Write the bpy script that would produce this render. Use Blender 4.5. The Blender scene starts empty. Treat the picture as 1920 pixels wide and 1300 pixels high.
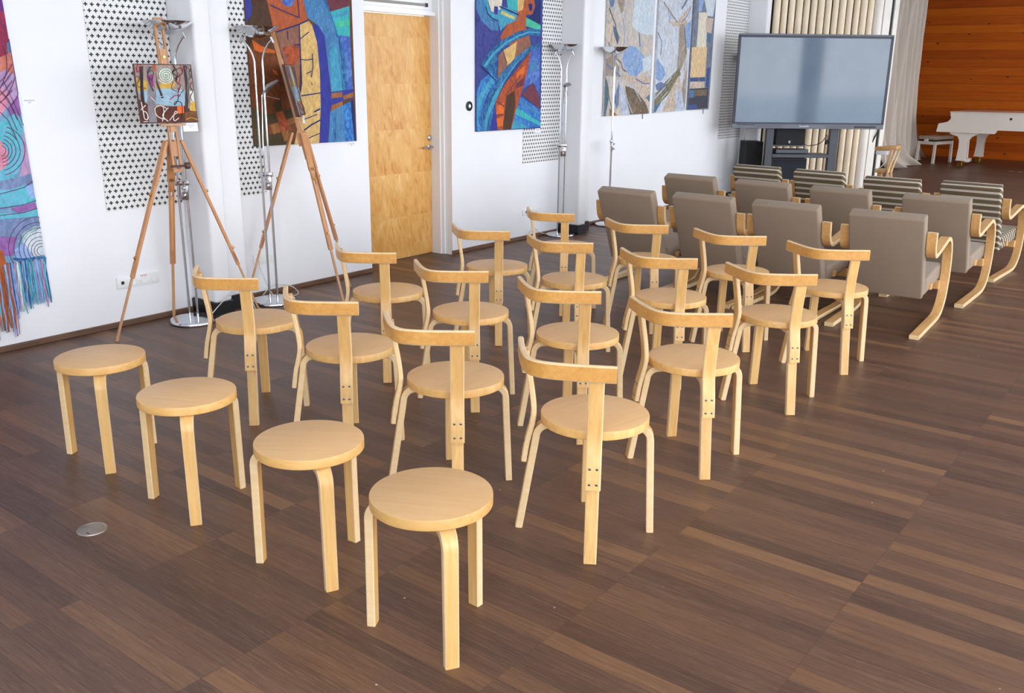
import bpy, bmesh, math, random
from mathutils import Vector, Matrix
random.seed(7)
SC=bpy.context.scene
COL=SC.collection
PI=math.pi
def S(r,g,b):
    f=lambda c:(c/255/12.92) if c/255<=.04045 else ((c/255+.055)/1.055)**2.4
    return (f(r),f(g),f(b),1.)
# ------------------------------------------------------------------ materials
class NT:
    def __init__(s,name):
        s.m=bpy.data.materials.new(name); s.m.use_nodes=True; s.t=s.m.node_tree
        s.b=s.t.nodes['Principled BSDF']
    def n(s,typ,ins=None,**kw):
        x=s.t.nodes.new('ShaderNode'+typ)
        for k,v in kw.items(): setattr(x,k,v)
        for k,v in (ins or {}).items(): s.i(x,k,v)
        return x
    def i(s,x,k,v):
        if hasattr(v,'outputs'): v=v.outputs[0]
        if isinstance(v,bpy.types.NodeSocket): s.t.links.new(v,x.inputs[k])
        else: x.inputs[k].default_value=v
    def math(s,op,a,b=0.,c=None):
        x=s.n('Math',{0:a,1:b},operation=op)
        if c is not None: s.i(x,2,c)
        return x.outputs[0]
    def mix(s,f,a,b,mode='MIX'):
        x=s.n('Mix',data_type='RGBA',blend_type=mode)
        s.i(x,0,f); s.i(x,6,a); s.i(x,7,b); return x.outputs[2]
    def ramp(s,f,stops,interp='LINEAR'):
        x=s.n('ValToRGB',{0:f}); e=x.color_ramp.elements; x.color_ramp.interpolation=interp
        while len(e)<len(stops): e.new(.5)
        for q,(p,c) in zip(e,stops): q.position=p; q.color=c
        return x.outputs[0]
    def noise(s,vec,scale=5.,detail=3.,rough=.55,dist=0.):
        return s.n('TexNoise',{'Vector':vec,'Scale':scale,'Detail':detail,'Roughness':rough,'Distortion':dist}).outputs[0]
    def obj(s,scale=(1,1,1)):
        return s.n('Mapping',{0:s.n('TexCoord').outputs['Object'],3:scale}).outputs[0]
    def bump(s,h,st=.1,d=.002):
        s.i(s.b,'Normal',s.n('Bump',{'Height':h,'Strength':st,'Distance':d}).outputs[0])
    def fin(s,col,rough=.5,metal=0.,**kw):
        s.i(s.b,'Base Color',col); s.i(s.b,'Roughness',rough); s.i(s.b,'Metallic',metal)
        for k,v in kw.items(): s.i(s.b,k.replace('_',' '),v)
        return s.m
def scl(c,k): return (min(c[0]*k,1),min(c[1]*k,1),min(c[2]*k,1),1)
def plain(name,c,rough=.5,metal=0.,var=.06,scale=12.,**kw):
    n=NT(name); f=n.noise(n.obj(),scale,3)
    return n.fin(n.ramp(f,[(.3,scl(c,1-var)),(.7,scl(c,1+var))]),rough,metal,**kw)
def wood(name,c1,c2,axis='z',rough=.35,sc=1.,rnd=.10):
    n=NT(name); a={'x':(3,55,55),'y':(55,3,55),'z':(55,55,3)}[axis]
    v=n.obj(tuple(q*sc for q in a))
    oi=n.n('ObjectInfo').outputs['Random']
    off=n.n('VectorMath',{0:v,1:n.n('CombineXYZ',{0:n.math('MULTIPLY',oi,37.),1:n.math('MULTIPLY',oi,91.),2:oi}).outputs[0]},operation='ADD').outputs[0]
    f=n.noise(off,1.,4,.6,.4); g=n.noise(n.obj((4*sc,4*sc,2.2*sc)),1.,2,.5)
    c=n.ramp(n.math('ADD',n.math('MULTIPLY',f,.65),n.math('MULTIPLY',g,.35)),[(.3,c1),(.68,c2)])
    k=n.math('ADD',n.math('MULTIPLY',oi,rnd*2),1-rnd)
    c=n.mix(1.,c,n.n('CombineColor',{0:k,1:k,2:k}).outputs[0],'MULTIPLY')
    n.bump(f,.04,.001)
    return n.fin(c,rough)
def fabric(name,c,rough=.9,var=.16,scale=420.):
    n=NT(name); f=n.noise(n.obj(),scale,2,.6); g=n.noise(n.obj(),6.,2)
    col=n.ramp(n.math('ADD',n.math('MULTIPLY',f,.8),n.math('MULTIPLY',g,.2)),[(.3,scl(c,1-var)),(.7,scl(c,1+var))])
    n.bump(f,.3,.001)
    return n.fin(col,rough,Sheen_Weight=.15)
def quilt(name,c,var=.28,st=(40,14,9),second=None,amt=0.):
    n=NT(name); f=n.noise(n.obj(st),2.2,5,.65,.6); g=n.noise(n.obj((160,160,160)),1.,2)
    h=n.math('ADD',n.math('MULTIPLY',f,.8),n.math('MULTIPLY',g,.2))
    col=n.ramp(h,[(.3,scl(c,1-var)),(.5,c),(.7,scl(c,1+var*1.3))])
    if second:
        k=n.noise(n.obj((6,16,9)),1.,5,.7,2.2)
        col=n.mix(n.math('MULTIPLY',n.ramp(k,[(.46,(0,0,0,1)),(.62,(1,1,1,1))]),amt),col,second)
    n.bump(g,.3,.002)
    return n.fin(col,.85)
M={}
def bir(a,b): return S(*a),S(*b)
M['birch']=wood('birch',*bir((208,156,88),(234,194,128)),axis='z')
M['birch_seat']=wood('birch_seat',*bir((214,167,111),(226,182,129)),axis='x',rough=.42,rnd=.05)
M['birch_back']=wood('birch_back',*bir((196,136,62),(220,166,92)),axis='x',rough=.33,rnd=.04)
M['birch_edge']=wood('birch_edge',*bir((206,154,84),(229,184,116)),axis='x')
M['birch_cut']=wood('birch_cut',*bir((226,192,140),(238,210,166)),axis='x',rnd=.05)
M['arm_birch']=wood('arm_birch',*bir((200,146,84),(226,182,122)),axis='y')
M['easel_wood']=wood('easel_wood',*bir((178,118,72),(204,148,98)),axis='z',rough=.4)
M['easel_light']=wood('easel_light',*bir((190,138,94),(214,166,122)),axis='z',rough=.45)
M['screw']=plain('steel_screw',S(120,120,125),.35,1.)
M['brass']=plain('brass',S(205,165,90),.25,1.)
M['chrome']=plain('chrome',S(215,218,222),.09,1.,.02)
M['steel']=plain('brushed_steel',S(185,185,188),.3,1.,.05)
M['white_paint']=plain('white_wall_paint',S(238,239,242),.75,0,.012,3.)
M['column_paint']=plain('column_paint',S(236,236,238),.6,0,.012,3.)
M['white_gloss']=plain('white_gloss_paint',S(238,238,238),.25,0,.01)
M['white_plastic']=plain('white_plastic',S(236,238,236),.35,0,.01)
M['cord']=plain('pale_cord',S(212,212,205),.5)
M['black']=plain('black_plastic',S(22,24,27),.45)
M['blackm']=plain('black_matte',S(16,17,19),.75)
M['charcoal']=plain('charcoal_metal',S(58,62,70),.42)
M['tvgrey']=plain('screen_frame_grey',S(104,109,120),.45,0,.03)
M['tvdark']=plain('screen_bezel_dark',S(38,46,62),.45,0,.03)
M['tvgrille']=plain('speaker_grille_grey',S(102,104,112),.6)
M['cardwhite']=plain('card_white',S(240,240,246),.7,0,.01)
M['cardgrey']=plain('card_print',S(190,188,205),.8,0,.01)
M['red']=plain('red_marking',S(205,90,90),.7)
M['grey_fab']=fabric('taupe_upholstery',S(146,127,108))
M['cream']=plain('cream_slat',S(240,223,196),.55,0,.05,4.)
M['creamw']=plain('cream_post',S(238,232,222),.5,0,.03,4.)
M['darkback']=plain('dark_backing',S(52,38,26),.8)
M['piano']=plain('piano_lacquer',S(242,232,220),.14,0,.01)
M['bench_pad']=plain('bench_pad',S(196,176,158),.5)
M['curtain']=fabric('curtain_cloth',S(240,230,218),.9,.06,120.)
M['base_black']=plain('black_base_paint',S(18,20,24),.4)
M['brownboard']=wood('baseboard_wood',S(92,66,50),S(122,92,72),axis='y',rough=.4)
M['painting_edge']=plain('painting_edge_brown',S(70,36,30),.6)
M['disc']=plain('worn_steel_disc',S(165,155,146),.4,.8,.12,20.)
M['ceil']=plain('ceiling_paint',S(240,240,238),.8,0,.01)
QC=dict(dkbrown=(74,50,34),brown=(112,62,30),olive=(72,66,42),indigo=(50,56,142),orange=(176,88,48),blue=(62,92,172),mauve=(146,98,78),rust=(176,82,46),sand=(212,178,112),
 sky=(76,130,176),aqua=(74,158,184),petrol=(28,80,134),plum=(108,54,66),teal=(60,170,174),green=(72,182,150),tan=(150,98,56),cobalt=(42,98,176),navy=(28,42,100),ember=(214,104,40),
 violet=(66,72,140),cream=(214,206,188),straw=(196,190,120),paleblue=(190,206,220),taupe=(146,134,124),slate=(104,122,158),pinkbeige=(202,184,168),steel=(84,112,142),cornflower=(122,154,200),
 dkteal=(72,98,110),umber=(104,88,74),mist=(190,198,214),olivegrey=(116,112,88),sand2=(212,184,142),indigo2=(62,84,136),dkgrey=(66,66,76),purple=(98,44,116),crimson=(150,46,70),
 coral=(192,108,96),lilac=(168,142,184),pink=(208,136,156),purple2=(142,96,160),aqua2=(88,178,194),slate2=(108,128,166),periwinkle=(140,168,214),pale=(196,208,214),sage=(160,190,190),
 terracotta=(166,86,40),maroon=(96,50,84),water=(148,178,194),ochre=(200,160,72),walnut=(92,46,36),treegrey=(132,126,132),magenta=(148,52,120),bark=(66,56,60),flame=(226,108,44),chalk=(214,214,204),moon=(150,158,142),
 blush=(158,138,128),black_thread=(34,26,34),red_thread=(168,34,58),moonwhite=(218,230,214),tanbrown=(122,78,46),base_city=(96,62,36),base_bird=(60,72,140),base_tri_a=(200,188,172),base_tri_b=(198,206,216),base_tri_c=(122,130,144),base_tap=(110,150,182))
STREAK={'sky','aqua','cobalt','petrol','teal','navy','indigo','violet'}
SEC=dict(base_tri_a=(150,165,185),base_tri_b=(178,176,178),base_tri_c=(84,96,120),pinkbeige=(150,134,122),paleblue=(214,212,206),cornflower=(176,190,208),taupe=(186,172,156),umber=(150,134,110),mist=(128,140,166),
 rust=(96,50,36),orange=(146,78,58),mauve=(116,84,76),brown=(150,78,34),sand=(190,150,92),olive=(94,70,42),violet=(36,44,110),base_bird=(30,44,110),blue=(110,150,208),petrol=(76,150,190),sky=(56,104,150),cobalt=(84,170,214),aqua=(48,128,170),
 lilac=(196,150,178),aqua2=(126,170,206),slate2=(136,150,188),crimson=(104,40,90),coral=(206,140,110),olivegrey=(160,154,130),dkteal=(112,130,140))
def Q(c):
    k='quilt_'+c
    if k not in M:
        s=SEC.get(c); M[k]=quilt(k+'_cloth',S(*QC[c]),.42 if c in STREAK else .28,(30,60,7) if c in STREAK else (40,14,9),S(*s) if s else None,.75)
    return M[k]
def mk_stripe():
    n=NT('striped_upholstery'); co=n.n('TexCoord').outputs['Object']; s=n.n('SeparateXYZ',{0:co})
    # stripes follow the length of the cushion (local z on the back, local y on the seat)
    t=n.math('ADD',s.outputs[2],n.math('MULTIPLY',s.outputs[1],1.))
    f=n.math('FRACT',n.math('MULTIPLY',t,1/.057))
    olive,cream,brn=S(106,90,66),S(212,202,186),S(70,56,40)
    col=n.ramp(f,[(0,brn),(.06,olive),(.54,olive),(.60,brn),(.66,cream),(.78,cream),(.81,olive),(.84,cream),(.95,cream),(1.,brn)])
    g=n.noise(n.obj(),420.,2)
    col=n.mix(.25,col,n.ramp(g,[(.3,(.5,.5,.5,1)),(.7,(1,1,1,1))]),'MULTIPLY')
    n.bump(g,.3,.001)
    return n.fin(col,.9)
M['stripe']=mk_stripe()
def mk_floor():
    n=NT('oak_strip_floor'); g=n.n('NewGeometry').outputs['Position']; s=n.n('SeparateXYZ',{0:g})
    X=n.math('DIVIDE',n.math('ADD',s.outputs[0],.693),.626); Y=n.math('DIVIDE',n.math('ADD',s.outputs[1],.02),.0705)
    row=n.math('FLOOR',Y)
    rn=n.n('TexWhiteNoise',{'W':row},noise_dimensions='1D').outputs[0]
    # some strips run through two bays
    X2=n.math('ADD',n.math('MULTIPLY',X,n.math('ADD',n.math('MULTIPLY',n.math('GREATER_THAN',rn,.72),-.5),1.)),0.)
    colm=n.math('FLOOR',X2)
    cell=n.n('CombineXYZ',{0:colm,1:row,2:0.}).outputs[0]
    wn=n.n('TexWhiteNoise',{'Vector':cell},noise_dimensions='2D')
    base=n.ramp(wn.outputs[0],[(0,S(74,49,38)),(.3,S(88,60,46)),(.65,S(99,68,51)),(.88,S(110,76,53)),(.97,S(122,86,58)),(1.,S(136,97,65))])
    sh=n.n('VectorMath',{0:n.n('Mapping',{0:g,3:(2.2,46,1)}).outputs[0],1:n.n('VectorMath',{0:wn.outputs[1],1:(30,30,30)},operation='MULTIPLY').outputs[0]},operation='ADD').outputs[0]
    gr=n.noise(sh,1.,5,.65,.9)
    fi=n.noise(n.n('Mapping',{0:g,3:(9,260,1)}).outputs[0],1.,3,.6)
    md=n.noise(n.n('VectorMath',{0:n.n('Mapping',{0:g,3:(3.5,110,1)}).outputs[0],1:n.n('VectorMath',{0:wn.outputs[1],1:(50,50,50)},operation='MULTIPLY').outputs[0]},operation='ADD').outputs[0],1.,4,.7,1.6)
    st=n.noise(n.n('VectorMath',{0:n.n('Mapping',{0:g,3:(2.6,62,1)}).outputs[0],1:n.n('VectorMath',{0:wn.outputs[1],1:(70,70,70)},operation='MULTIPLY').outputs[0]},operation='ADD').outputs[0],1.,6,.75,2.6)
    kk=n.math('ADD',n.math('ADD',n.math('MULTIPLY',gr,.6),n.math('MULTIPLY',md,.7)),n.math('ADD',n.math('MULTIPLY',fi,.4),n.math('ADD',n.math('MULTIPLY',st,1.3),-.52)))
    col=n.mix(1.,base,n.n('CombineColor',{0:kk,1:kk,2:kk}).outputs[0],'MULTIPLY')
    # worn pale traffic haze and specks
    wear=n.noise(g,.7,3,.6)
    col=n.mix(n.math('MULTIPLY',n.math('SUBTRACT',wear,.25),.45),col,S(130,102,84))
    sp=n.n('TexVoronoi',{'Vector':g,'Scale':6.,'Randomness':1.}).outputs[0]
    col=n.mix(n.math('LESS_THAN',sp,.022),col,S(190,178,165))
    wk=n.noise(n.n('VectorMath',{0:n.n('Mapping',{0:g,3:(5,150,1)}).outputs[0],1:n.n('VectorMath',{0:wn.outputs[1],1:(90,90,90)},operation='MULTIPLY').outputs[0]},operation='ADD').outputs[0],1.,5,.75,1.2)
    pt=n.noise(g,2.4,4,.65)
    col=n.mix(n.math('MULTIPLY',n.ramp(wk,[(.5,(0,0,0,1)),(.68,(1,1,1,1))]),n.math('MULTIPLY',pt,.75)),col,S(152,118,92))
    col=n.mix(n.math('MULTIPLY',n.ramp(wk,[(.30,(1,1,1,1)),(.44,(0,0,0,1))]),.5),col,S(46,32,26))
    fy=n.math('FRACT',Y); fx=n.math('FRACT',X2)
    gap=n.math('MAXIMUM',n.math('LESS_THAN',n.math('MINIMUM',fy,n.math('SUBTRACT',1.,fy)),.013),n.math('MULTIPLY',n.math('LESS_THAN',n.math('MINIMUM',fx,n.math('SUBTRACT',1.,fx)),.0018),.6))
    col=n.mix(n.math('MULTIPLY',gap,.5),col,S(34,24,20))
    n.bump(n.math('SUBTRACT',n.math('MULTIPLY',gr,.3),gap),.12,.001)
    return n.fin(col,n.math('ADD',n.math('MULTIPLY',gr,.18),.33),Specular_IOR_Level=.42)
M['floor']=mk_floor()
def mk_stage():
    n=NT('stage_pine_boards'); g=n.n('NewGeometry').outputs['Position']; s=n.n('SeparateXYZ',{0:g})
    Z=n.math('DIVIDE',s.outputs[2],.165); row=n.math('FLOOR',Z)
    wn=n.n('TexWhiteNoise',{'W':row},noise_dimensions='1D').outputs[0]
    gr=n.noise(n.n('Mapping',{0:g,3:(1.2,1.2,24)}).outputs[0],1.,5,.6,1.2)
    f=n.math('ADD',n.math('MULTIPLY',wn,.35),n.math('MULTIPLY',gr,.65))
    col=n.ramp(f,[(.2,S(150,62,3)),(.5,S(182,84,7)),(.8,S(206,106,14))])
    kn=n.n('TexVoronoi',{'Vector':n.n('Mapping',{0:g,3:(1.6,1.6,4)}).outputs[0],'Scale':1.6}).outputs[0]
    col=n.mix(n.math('LESS_THAN',kn,.075),col,S(70,30,10))
    fz=n.math('FRACT',Z)
    col=n.mix(n.math('MULTIPLY',n.math('LESS_THAN',fz,.05),.55),col,S(80,30,4))
    return n.fin(col,.6,Specular_IOR_Level=.2)
M['stage']=mk_stage()
def mk_perf():
    n=NT('cross_perforated_panel'); s=n.n('SeparateXYZ',{0:n.n('NewGeometry').outputs['Position']})
    P=.0387
    v=n.math('DIVIDE',s.outputs[2],.0350); r=n.math('FLOOR',v)
    u=n.math('ADD',n.math('DIVIDE',s.outputs[1],P),n.math('MULTIPLY',n.math('MODULO',r,2.),.5))
    a=n.math('ABSOLUTE',n.math('SUBTRACT',n.math('FRACT',u),.5)); b=n.math('ABSOLUTE',n.math('SUBTRACT',n.math('FRACT',v),.5))
    c=n.math('MULTIPLY',n.math('LESS_THAN',n.math('MAXIMUM',a,b),.31),n.math('LESS_THAN',n.math('MINIMUM',a,b),.105))
    col=n.mix(c,S(228,228,226),S(14,14,20))
    return n.fin(col,.6)
M['perf']=mk_perf()
def mk_door():
    n=NT('flame_birch_veneer')
    s=n.n('SeparateXYZ',{0:n.obj()}); fz=n.math('FRACT',n.math('DIVIDE',s.outputs[2],.372))
    row=n.math('FLOOR',n.math('DIVIDE',s.outputs[2],.372))
    v=n.n('CombineXYZ',{0:row,1:n.math('ADD',s.outputs[1],n.math('MULTIPLY',fz,.05)),2:fz}).outputs[0]
    f=n.noise(n.n('Mapping',{0:v,3:(3.3,24,2.6)}).outputs[0],1.,4,.6,1.1)
    g=n.noise(n.n('Mapping',{0:v,3:(3.3,5,1.2)}).outputs[0],1.,2,.5,.8)
    h=n.math('ADD',n.math('MULTIPLY',f,.55),n.math('ADD',n.math('MULTIPLY',g,.38),n.math('MULTIPLY',fz,.06)))
    col=n.ramp(h,[(.33,S(198,132,56)),(.45,S(218,160,84)),(.56,S(227,176,102)),(.7,S(240,202,138))])
    return n.fin(col,.38)
M['door']=mk_door()
def mk_screen():
    n=NT('screen_reflection_tint'); f=n.noise(n.obj(),2.,2)
    return n.fin(n.ramp(f,[(.3,S(102,118,136)),(.7,S(112,128,144))]),.06,0.,IOR=1.44)  # base colour carries the pale blue-grey reflection of the windows
M['screen']=mk_screen()
# ------------------------------------------------------------------ mesh helpers
def link(name,bm,mats,parent=None,smooth=True,ang=35):
    bmesh.ops.recalc_face_normals(bm,faces=bm.faces[:])
    me=bpy.data.meshes.new(name); bm.to_mesh(me); bm.free()
    for m in (mats if isinstance(mats,(list,tuple)) else [mats]): me.materials.append(M[m] if isinstance(m,str) else m)
    if smooth:
        for p in me.polygons: p.use_smooth=True
        me.set_sharp_from_angle(angle=math.radians(ang))
    o=bpy.data.objects.new(name,me); COL.objects.link(o)
    if parent: o.parent=parent
    return o
def empty(name,loc=(0,0,0),rz=0.):
    o=bpy.data.objects.new(name,None); COL.objects.link(o); o.location=loc; o.rotation_euler=(0,0,rz); o.empty_display_size=.1
    return o
def tag(o,label,cat,group=None):
    o['label']=label; o['category']=cat
    if group: o['group']=group
    return o
def struct(o): o['kind']='structure'; return o
def ground(o):
    """put the origin of a single-mesh thing at the middle of its base"""
    vs=[v.co for v in o.data.vertices]
    c=Vector(((min(v.x for v in vs)+max(v.x for v in vs))/2,(min(v.y for v in vs)+max(v.y for v in vs))/2,min(v.z for v in vs)))
    o.data.transform(Matrix.Translation(-c)); o.location=c; return o
def dup(root):
    r=root.copy(); COL.objects.link(r)
    for ch in list(root.children):
        c=ch.copy(); COL.objects.link(c); c.parent=r
        for g in list(ch.children):
            d=g.copy(); COL.objects.link(d); d.parent=c
    return r
def box(bm,c,s,rot=None,mi=0,bev=0.,seg=2):
    r=bmesh.ops.create_cube(bm,size=1.); vs=r['verts']
    mt=Matrix.Translation(c)@(rot.to_4x4() if rot else Matrix())@Matrix.Diagonal((s[0],s[1],s[2],1))
    bmesh.ops.transform(bm,matrix=mt,verts=vs)
    fs=list({f for v in vs for f in v.link_faces})
    for f in fs: f.material_index=mi
    if bev:
        es=list({e for v in vs for e in v.link_edges})
        bmesh.ops.bevel(bm,geom=es,offset=bev,segments=seg,profile=.5,affect='EDGES')
    return vs
def bx(bm,x0,x1,y0,y1,z0,z1,mi=0,bev=0.,seg=2): return box(bm,((x0+x1)/2,(y0+y1)/2,(z0+z1)/2),(abs(x1-x0),abs(y1-y0),abs(z1-z0)),None,mi,bev,seg)
def tube(bm,pts,r,n=10,mi=0,cap=True):
    pts=[Vector(p) for p in pts]; rs=r if isinstance(r,(list,tuple)) else [r]*len(pts); rings=[]; up=None
    for i,p in enumerate(pts):
        t=(pts[min(i+1,len(pts)-1)]-pts[max(i-1,0)]).normalized()
        if up is None: up=t.orthogonal().normalized()
        up=(up-t*up.dot(t)); up=up.normalized() if up.length>1e-6 else t.orthogonal().normalized()
        v=t.cross(up)
        rings.append([bm.verts.new(p+(up*math.cos(2*PI*k/n)+v*math.sin(2*PI*k/n))*rs[i]) for k in range(n)])
    for a,b in zip(rings,rings[1:]):
        for k in range(n):
            f=bm.faces.new((a[k],a[(k+1)%n],b[(k+1)%n],b[k])); f.material_index=mi
    if cap:
        for q in (rings[0][::-1],rings[-1]): bm.faces.new(q).material_index=mi
def lathe(bm,prof,c=(0,0,0),n=40,mi=0):
    rings=[]
    for r,z in prof:
        if r<1e-5: rings.append([bm.verts.new((c[0],c[1],c[2]+z))])
        else: rings.append([bm.verts.new((c[0]+r*math.cos(2*PI*k/n),c[1]+r*math.sin(2*PI*k/n),c[2]+z)) for k in range(n)])
    for a,b in zip(rings,rings[1:]):
        for k in range(n):
            q=[a[k%len(a)],a[(k+1)%len(a)],b[(k+1)%len(b)],b[k%len(b)]]
            q=[v for i,v in enumerate(q) if v not in q[:i]]
            if len(q)>2: bm.faces.new(q).material_index=mi
def smoothpath(pts,sub=5):
    """Catmull-Rom through 2D/3D points"""
    P=[Vector(p) for p in pts]; out=[]
    for i in range(len(P)-1):
        p0=P[max(i-1,0)];p1=P[i];p2=P[i+1];p3=P[min(i+2,len(P)-1)]
        for k in range(sub):
            t=k/sub
            out.append(.5*((2*p1)+(p2-p0)*t+(2*p0-5*p1+4*p2-p3)*t*t+(3*p1-p0-3*p2+p3)*t**3))
    out.append(P[-1]); return out
def strip(bm,path,th,w,place,mi=0,mi_edge=None,bev=.003,taper=None):
    """bent-wood strip: path = 2D centre line (a,b); th across the path, w out of plane; place(a,b,c)->3D"""
    P=[Vector((p[0],p[1])) for p in path]; rows=[]
    for i,p in enumerate(P):
        t=(P[min(i+1,len(P)-1)]-P[max(i-1,0)]).normalized(); nn=Vector((-t.y,t.x))
        ww=w if taper is None else w*(taper[0]+(taper[1]-taper[0])*i/(len(P)-1))
        q=[]
        h=th/2; b=bev
        for (a,c) in ((-h,-ww/2+b),(-h,ww/2-b),(-h+b,ww/2),(h-b,ww/2),(h,ww/2-b),(h,-ww/2+b),(h-b,-ww/2),(-h+b,-ww/2)):
            v=p+nn*a; q.append(bm.verts.new(place(v.x,v.y,c)))
        rows.append(q)
    for a,b in zip(rows,rows[1:]):
        for k in range(8):
            f=bm.faces.new((a[k],a[(k+1)%8],b[(k+1)%8],b[k]))
            f.material_index=mi if (mi_edge is None or k in (0,4)) else mi_edge
    for q in (rows[0][::-1],rows[-1]): bm.faces.new(q).material_index=mi if mi_edge is None else mi_edge
def prism(bm,poly,place,d0,d1,mi=0):
    a=[bm.verts.new(place(x,y,d0)) for x,y in poly]; b=[bm.verts.new(place(x,y,d1)) for x,y in poly]; n=len(poly)
    for q in (a[::-1],b): bm.faces.new(q).material_index=mi
    for k in range(n): bm.faces.new((a[k],a[(k+1)%n],b[(k+1)%n],b[k])).material_index=mi
def beam(bm,a,b,w,t,side=None,mi=0,bev=.0015):
    """rectangular bar from a to b; w along 'side', t across"""
    a=Vector(a);b=Vector(b);d=b-a;L=d.length;z=d/L
    s=Vector(side) if side is not None else z.orthogonal(); s=(s-z*s.dot(z)).normalized(); y=z.cross(s)
    R=Matrix((s,y,z)).transposed()
    box(bm,(a+b)/2,(w,t,L),R,mi,bev,1)
WORLD=4.0; EXPO=0.95
ART_CITY=dict(items=[('dkbrown',[(4.071,2.078),(4.139,2.082),(4.257,2.091),(4.32,1.863),(4.132,1.779),(4.073,1.716),(4.069,1.883)]),('brown',[(4.079,1.731),(4.307,1.706),(4.4,1.417),(4.458,1.25),(4.429,1.073),(4.073,1.074),(4.065,1.341)]),('olive',[(4.065,1.341),(4.192,1.29),(4.222,1.151),(4.425,1.167),(4.429,1.073),(4.073,1.074)]),('indigo',[(4.06,2.062),(4.128,2.067),(4.147,1.993),(4.131,1.939),(4.088,1.888),(4.073,1.898)]),('orange',[(4.262,2.091),(4.579,2.113),(4.626,1.937),(4.542,1.901),(4.333,1.84),(4.311,1.878)]),('blue',[(4.388,2.084),(4.519,2.093),(4.498,2.029),(4.455,2.011),(4.409,2.028)]),('mauve',[(4.333,1.84),(4.542,1.901),(4.54,1.687),(4.51,1.449),(4.479,1.613),(4.404,1.612),(4.361,1.739)]),('rust',[(4.382,1.739),(4.522,1.768),(4.54,1.687),(4.479,1.621),(4.425,1.612),(4.409,1.676)]),('sand',[(4.543,1.905),(4.626,1.933),(4.662,1.898),(4.7,1.789),(4.714,1.582),(4.706,1.329),(4.676,1.066),(4.44,1.07),(4.482,1.199),(4.536,1.498),(4.539,1.703)]),('indigo',[(4.663,1.906),(4.719,1.909),(4.776,1.833),(4.81,1.541),(4.801,1.301),(4.763,1.067),(4.676,1.066),(4.706,1.329),(4.714,1.582),(4.7,1.789)]),('sky',[(4.579,2.113),(4.749,2.125),(4.867,1.92),(4.925,1.712),(4.928,1.446),(4.815,1.434),(4.776,1.833),(4.718,1.901),(4.622,1.949)]),('aqua',[(4.821,1.735),(4.882,1.77),(4.928,1.446),(4.817,1.434)]),('petrol',[(4.749,2.125),(4.794,2.128),(4.911,1.88),(4.977,1.671),(4.983,1.446),(4.928,1.442),(4.925,1.712),(4.867,1.92)]),('plum',[(4.794,2.128),(5.032,2.145),(5.03,2.053),(4.838,2.001)]),('teal',[(4.838,2.001),(5.03,2.053),(5.024,1.825),(4.909,1.838)]),('aqua',[(4.848,1.977),(5.028,2.028),(5.028,1.999),(4.863,1.953)]),('green',[(4.88,1.937),(5.027,1.952),(5.027,1.914),(4.895,1.892)]),('blue',[(4.909,1.842),(5.025,1.834),(5.034,1.454),(4.976,1.444),(4.977,1.671)]),('indigo',[(4.71,1.426),(5.034,1.456),(5.035,1.388),(4.93,1.372),(4.794,1.288),(4.706,1.264)]),('tan',[(4.814,1.426),(4.922,1.436),(4.926,1.398),(4.812,1.389)]),('tan',[(4.93,1.407),(5.036,1.432),(5.035,1.397),(4.933,1.378)]),('tan',[(4.812,1.339),(4.924,1.368),(4.922,1.333),(4.802,1.294)]),('sky',[(4.795,1.292),(4.928,1.34),(4.931,1.063),(4.763,1.067)]),('petrol',[(4.829,1.274),(4.853,1.282),(4.841,1.067),(4.811,1.066)]),('cobalt',[(4.928,1.34),(5.003,1.367),(5.026,1.063),(4.931,1.063)]),('navy',[(5.003,1.367),(5.034,1.38),(5.046,1.065),(5.026,1.063)]),('orange',[(4.286,1.3),(4.355,1.311),(4.377,1.244),(4.306,1.23)]),('tan',[(4.227,1.22),(4.306,1.23),(4.323,1.163),(4.253,1.149)]),('tan',[(4.377,1.246),(4.443,1.263),(4.456,1.225),(4.384,1.202)]),('tan',[(4.326,1.163),(4.387,1.173),(4.41,1.109),(4.346,1.095)]),('olive',[(4.192,1.286),(4.285,1.296),(4.306,1.23),(4.222,1.216)]),('olive',[(4.355,1.311),(4.425,1.319),(4.443,1.263),(4.377,1.248)]),('olive',[(4.276,1.37),(4.339,1.381),(4.352,1.315),(4.286,1.303)]),('rust',[(4.306,1.228),(4.376,1.243),(4.382,1.177),(4.326,1.165)]),('ember',[(4.123,1.786),(4.194,1.746),(4.313,1.718),(4.312,1.698),(4.185,1.703),(4.137,1.717)]),('ember',[(4.278,1.594),(4.318,1.579),(4.331,1.547),(4.286,1.571)])],lines=[('navy',0.009,[(4.333,1.84),(4.542,1.901),(4.626,1.933)]),('navy',0.008,[(4.542,1.901),(4.539,1.703),(4.536,1.498),(4.514,1.416)]),('navy',0.008,[(4.513,1.409),(4.608,1.419),(4.711,1.431)]),('navy',0.006,[(4.536,1.663),(4.591,1.659),(4.653,1.669)]),('navy',0.01,[(4.535,1.167),(4.605,1.203),(4.696,1.236)]),('navy',0.006,[(4.291,2.017),(4.401,1.984),(4.546,1.945)]),('navy',0.006,[(4.541,1.8),(4.58,1.826),(4.626,1.852)]),('navy',0.008,[(4.49,1.763),(4.543,1.76)]),('navy',0.006,[(4.433,1.852),(4.434,1.797)]),('navy',0.007,[(4.649,1.706),(4.649,1.615),(4.627,1.54)]),('navy',0.01,[(4.639,1.296),(4.697,1.316)]),('navy',0.006,[(4.584,1.565),(4.63,1.582)]),('navy',0.006,[(4.518,1.24),(4.597,1.259),(4.666,1.278)]),('navy',0.006,[(4.553,1.103),(4.68,1.14)]),('navy',0.006,[(4.536,2.11),(4.546,1.945)]),('mauve',0.006,[(4.625,1.507),(4.635,1.482)])])
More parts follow.
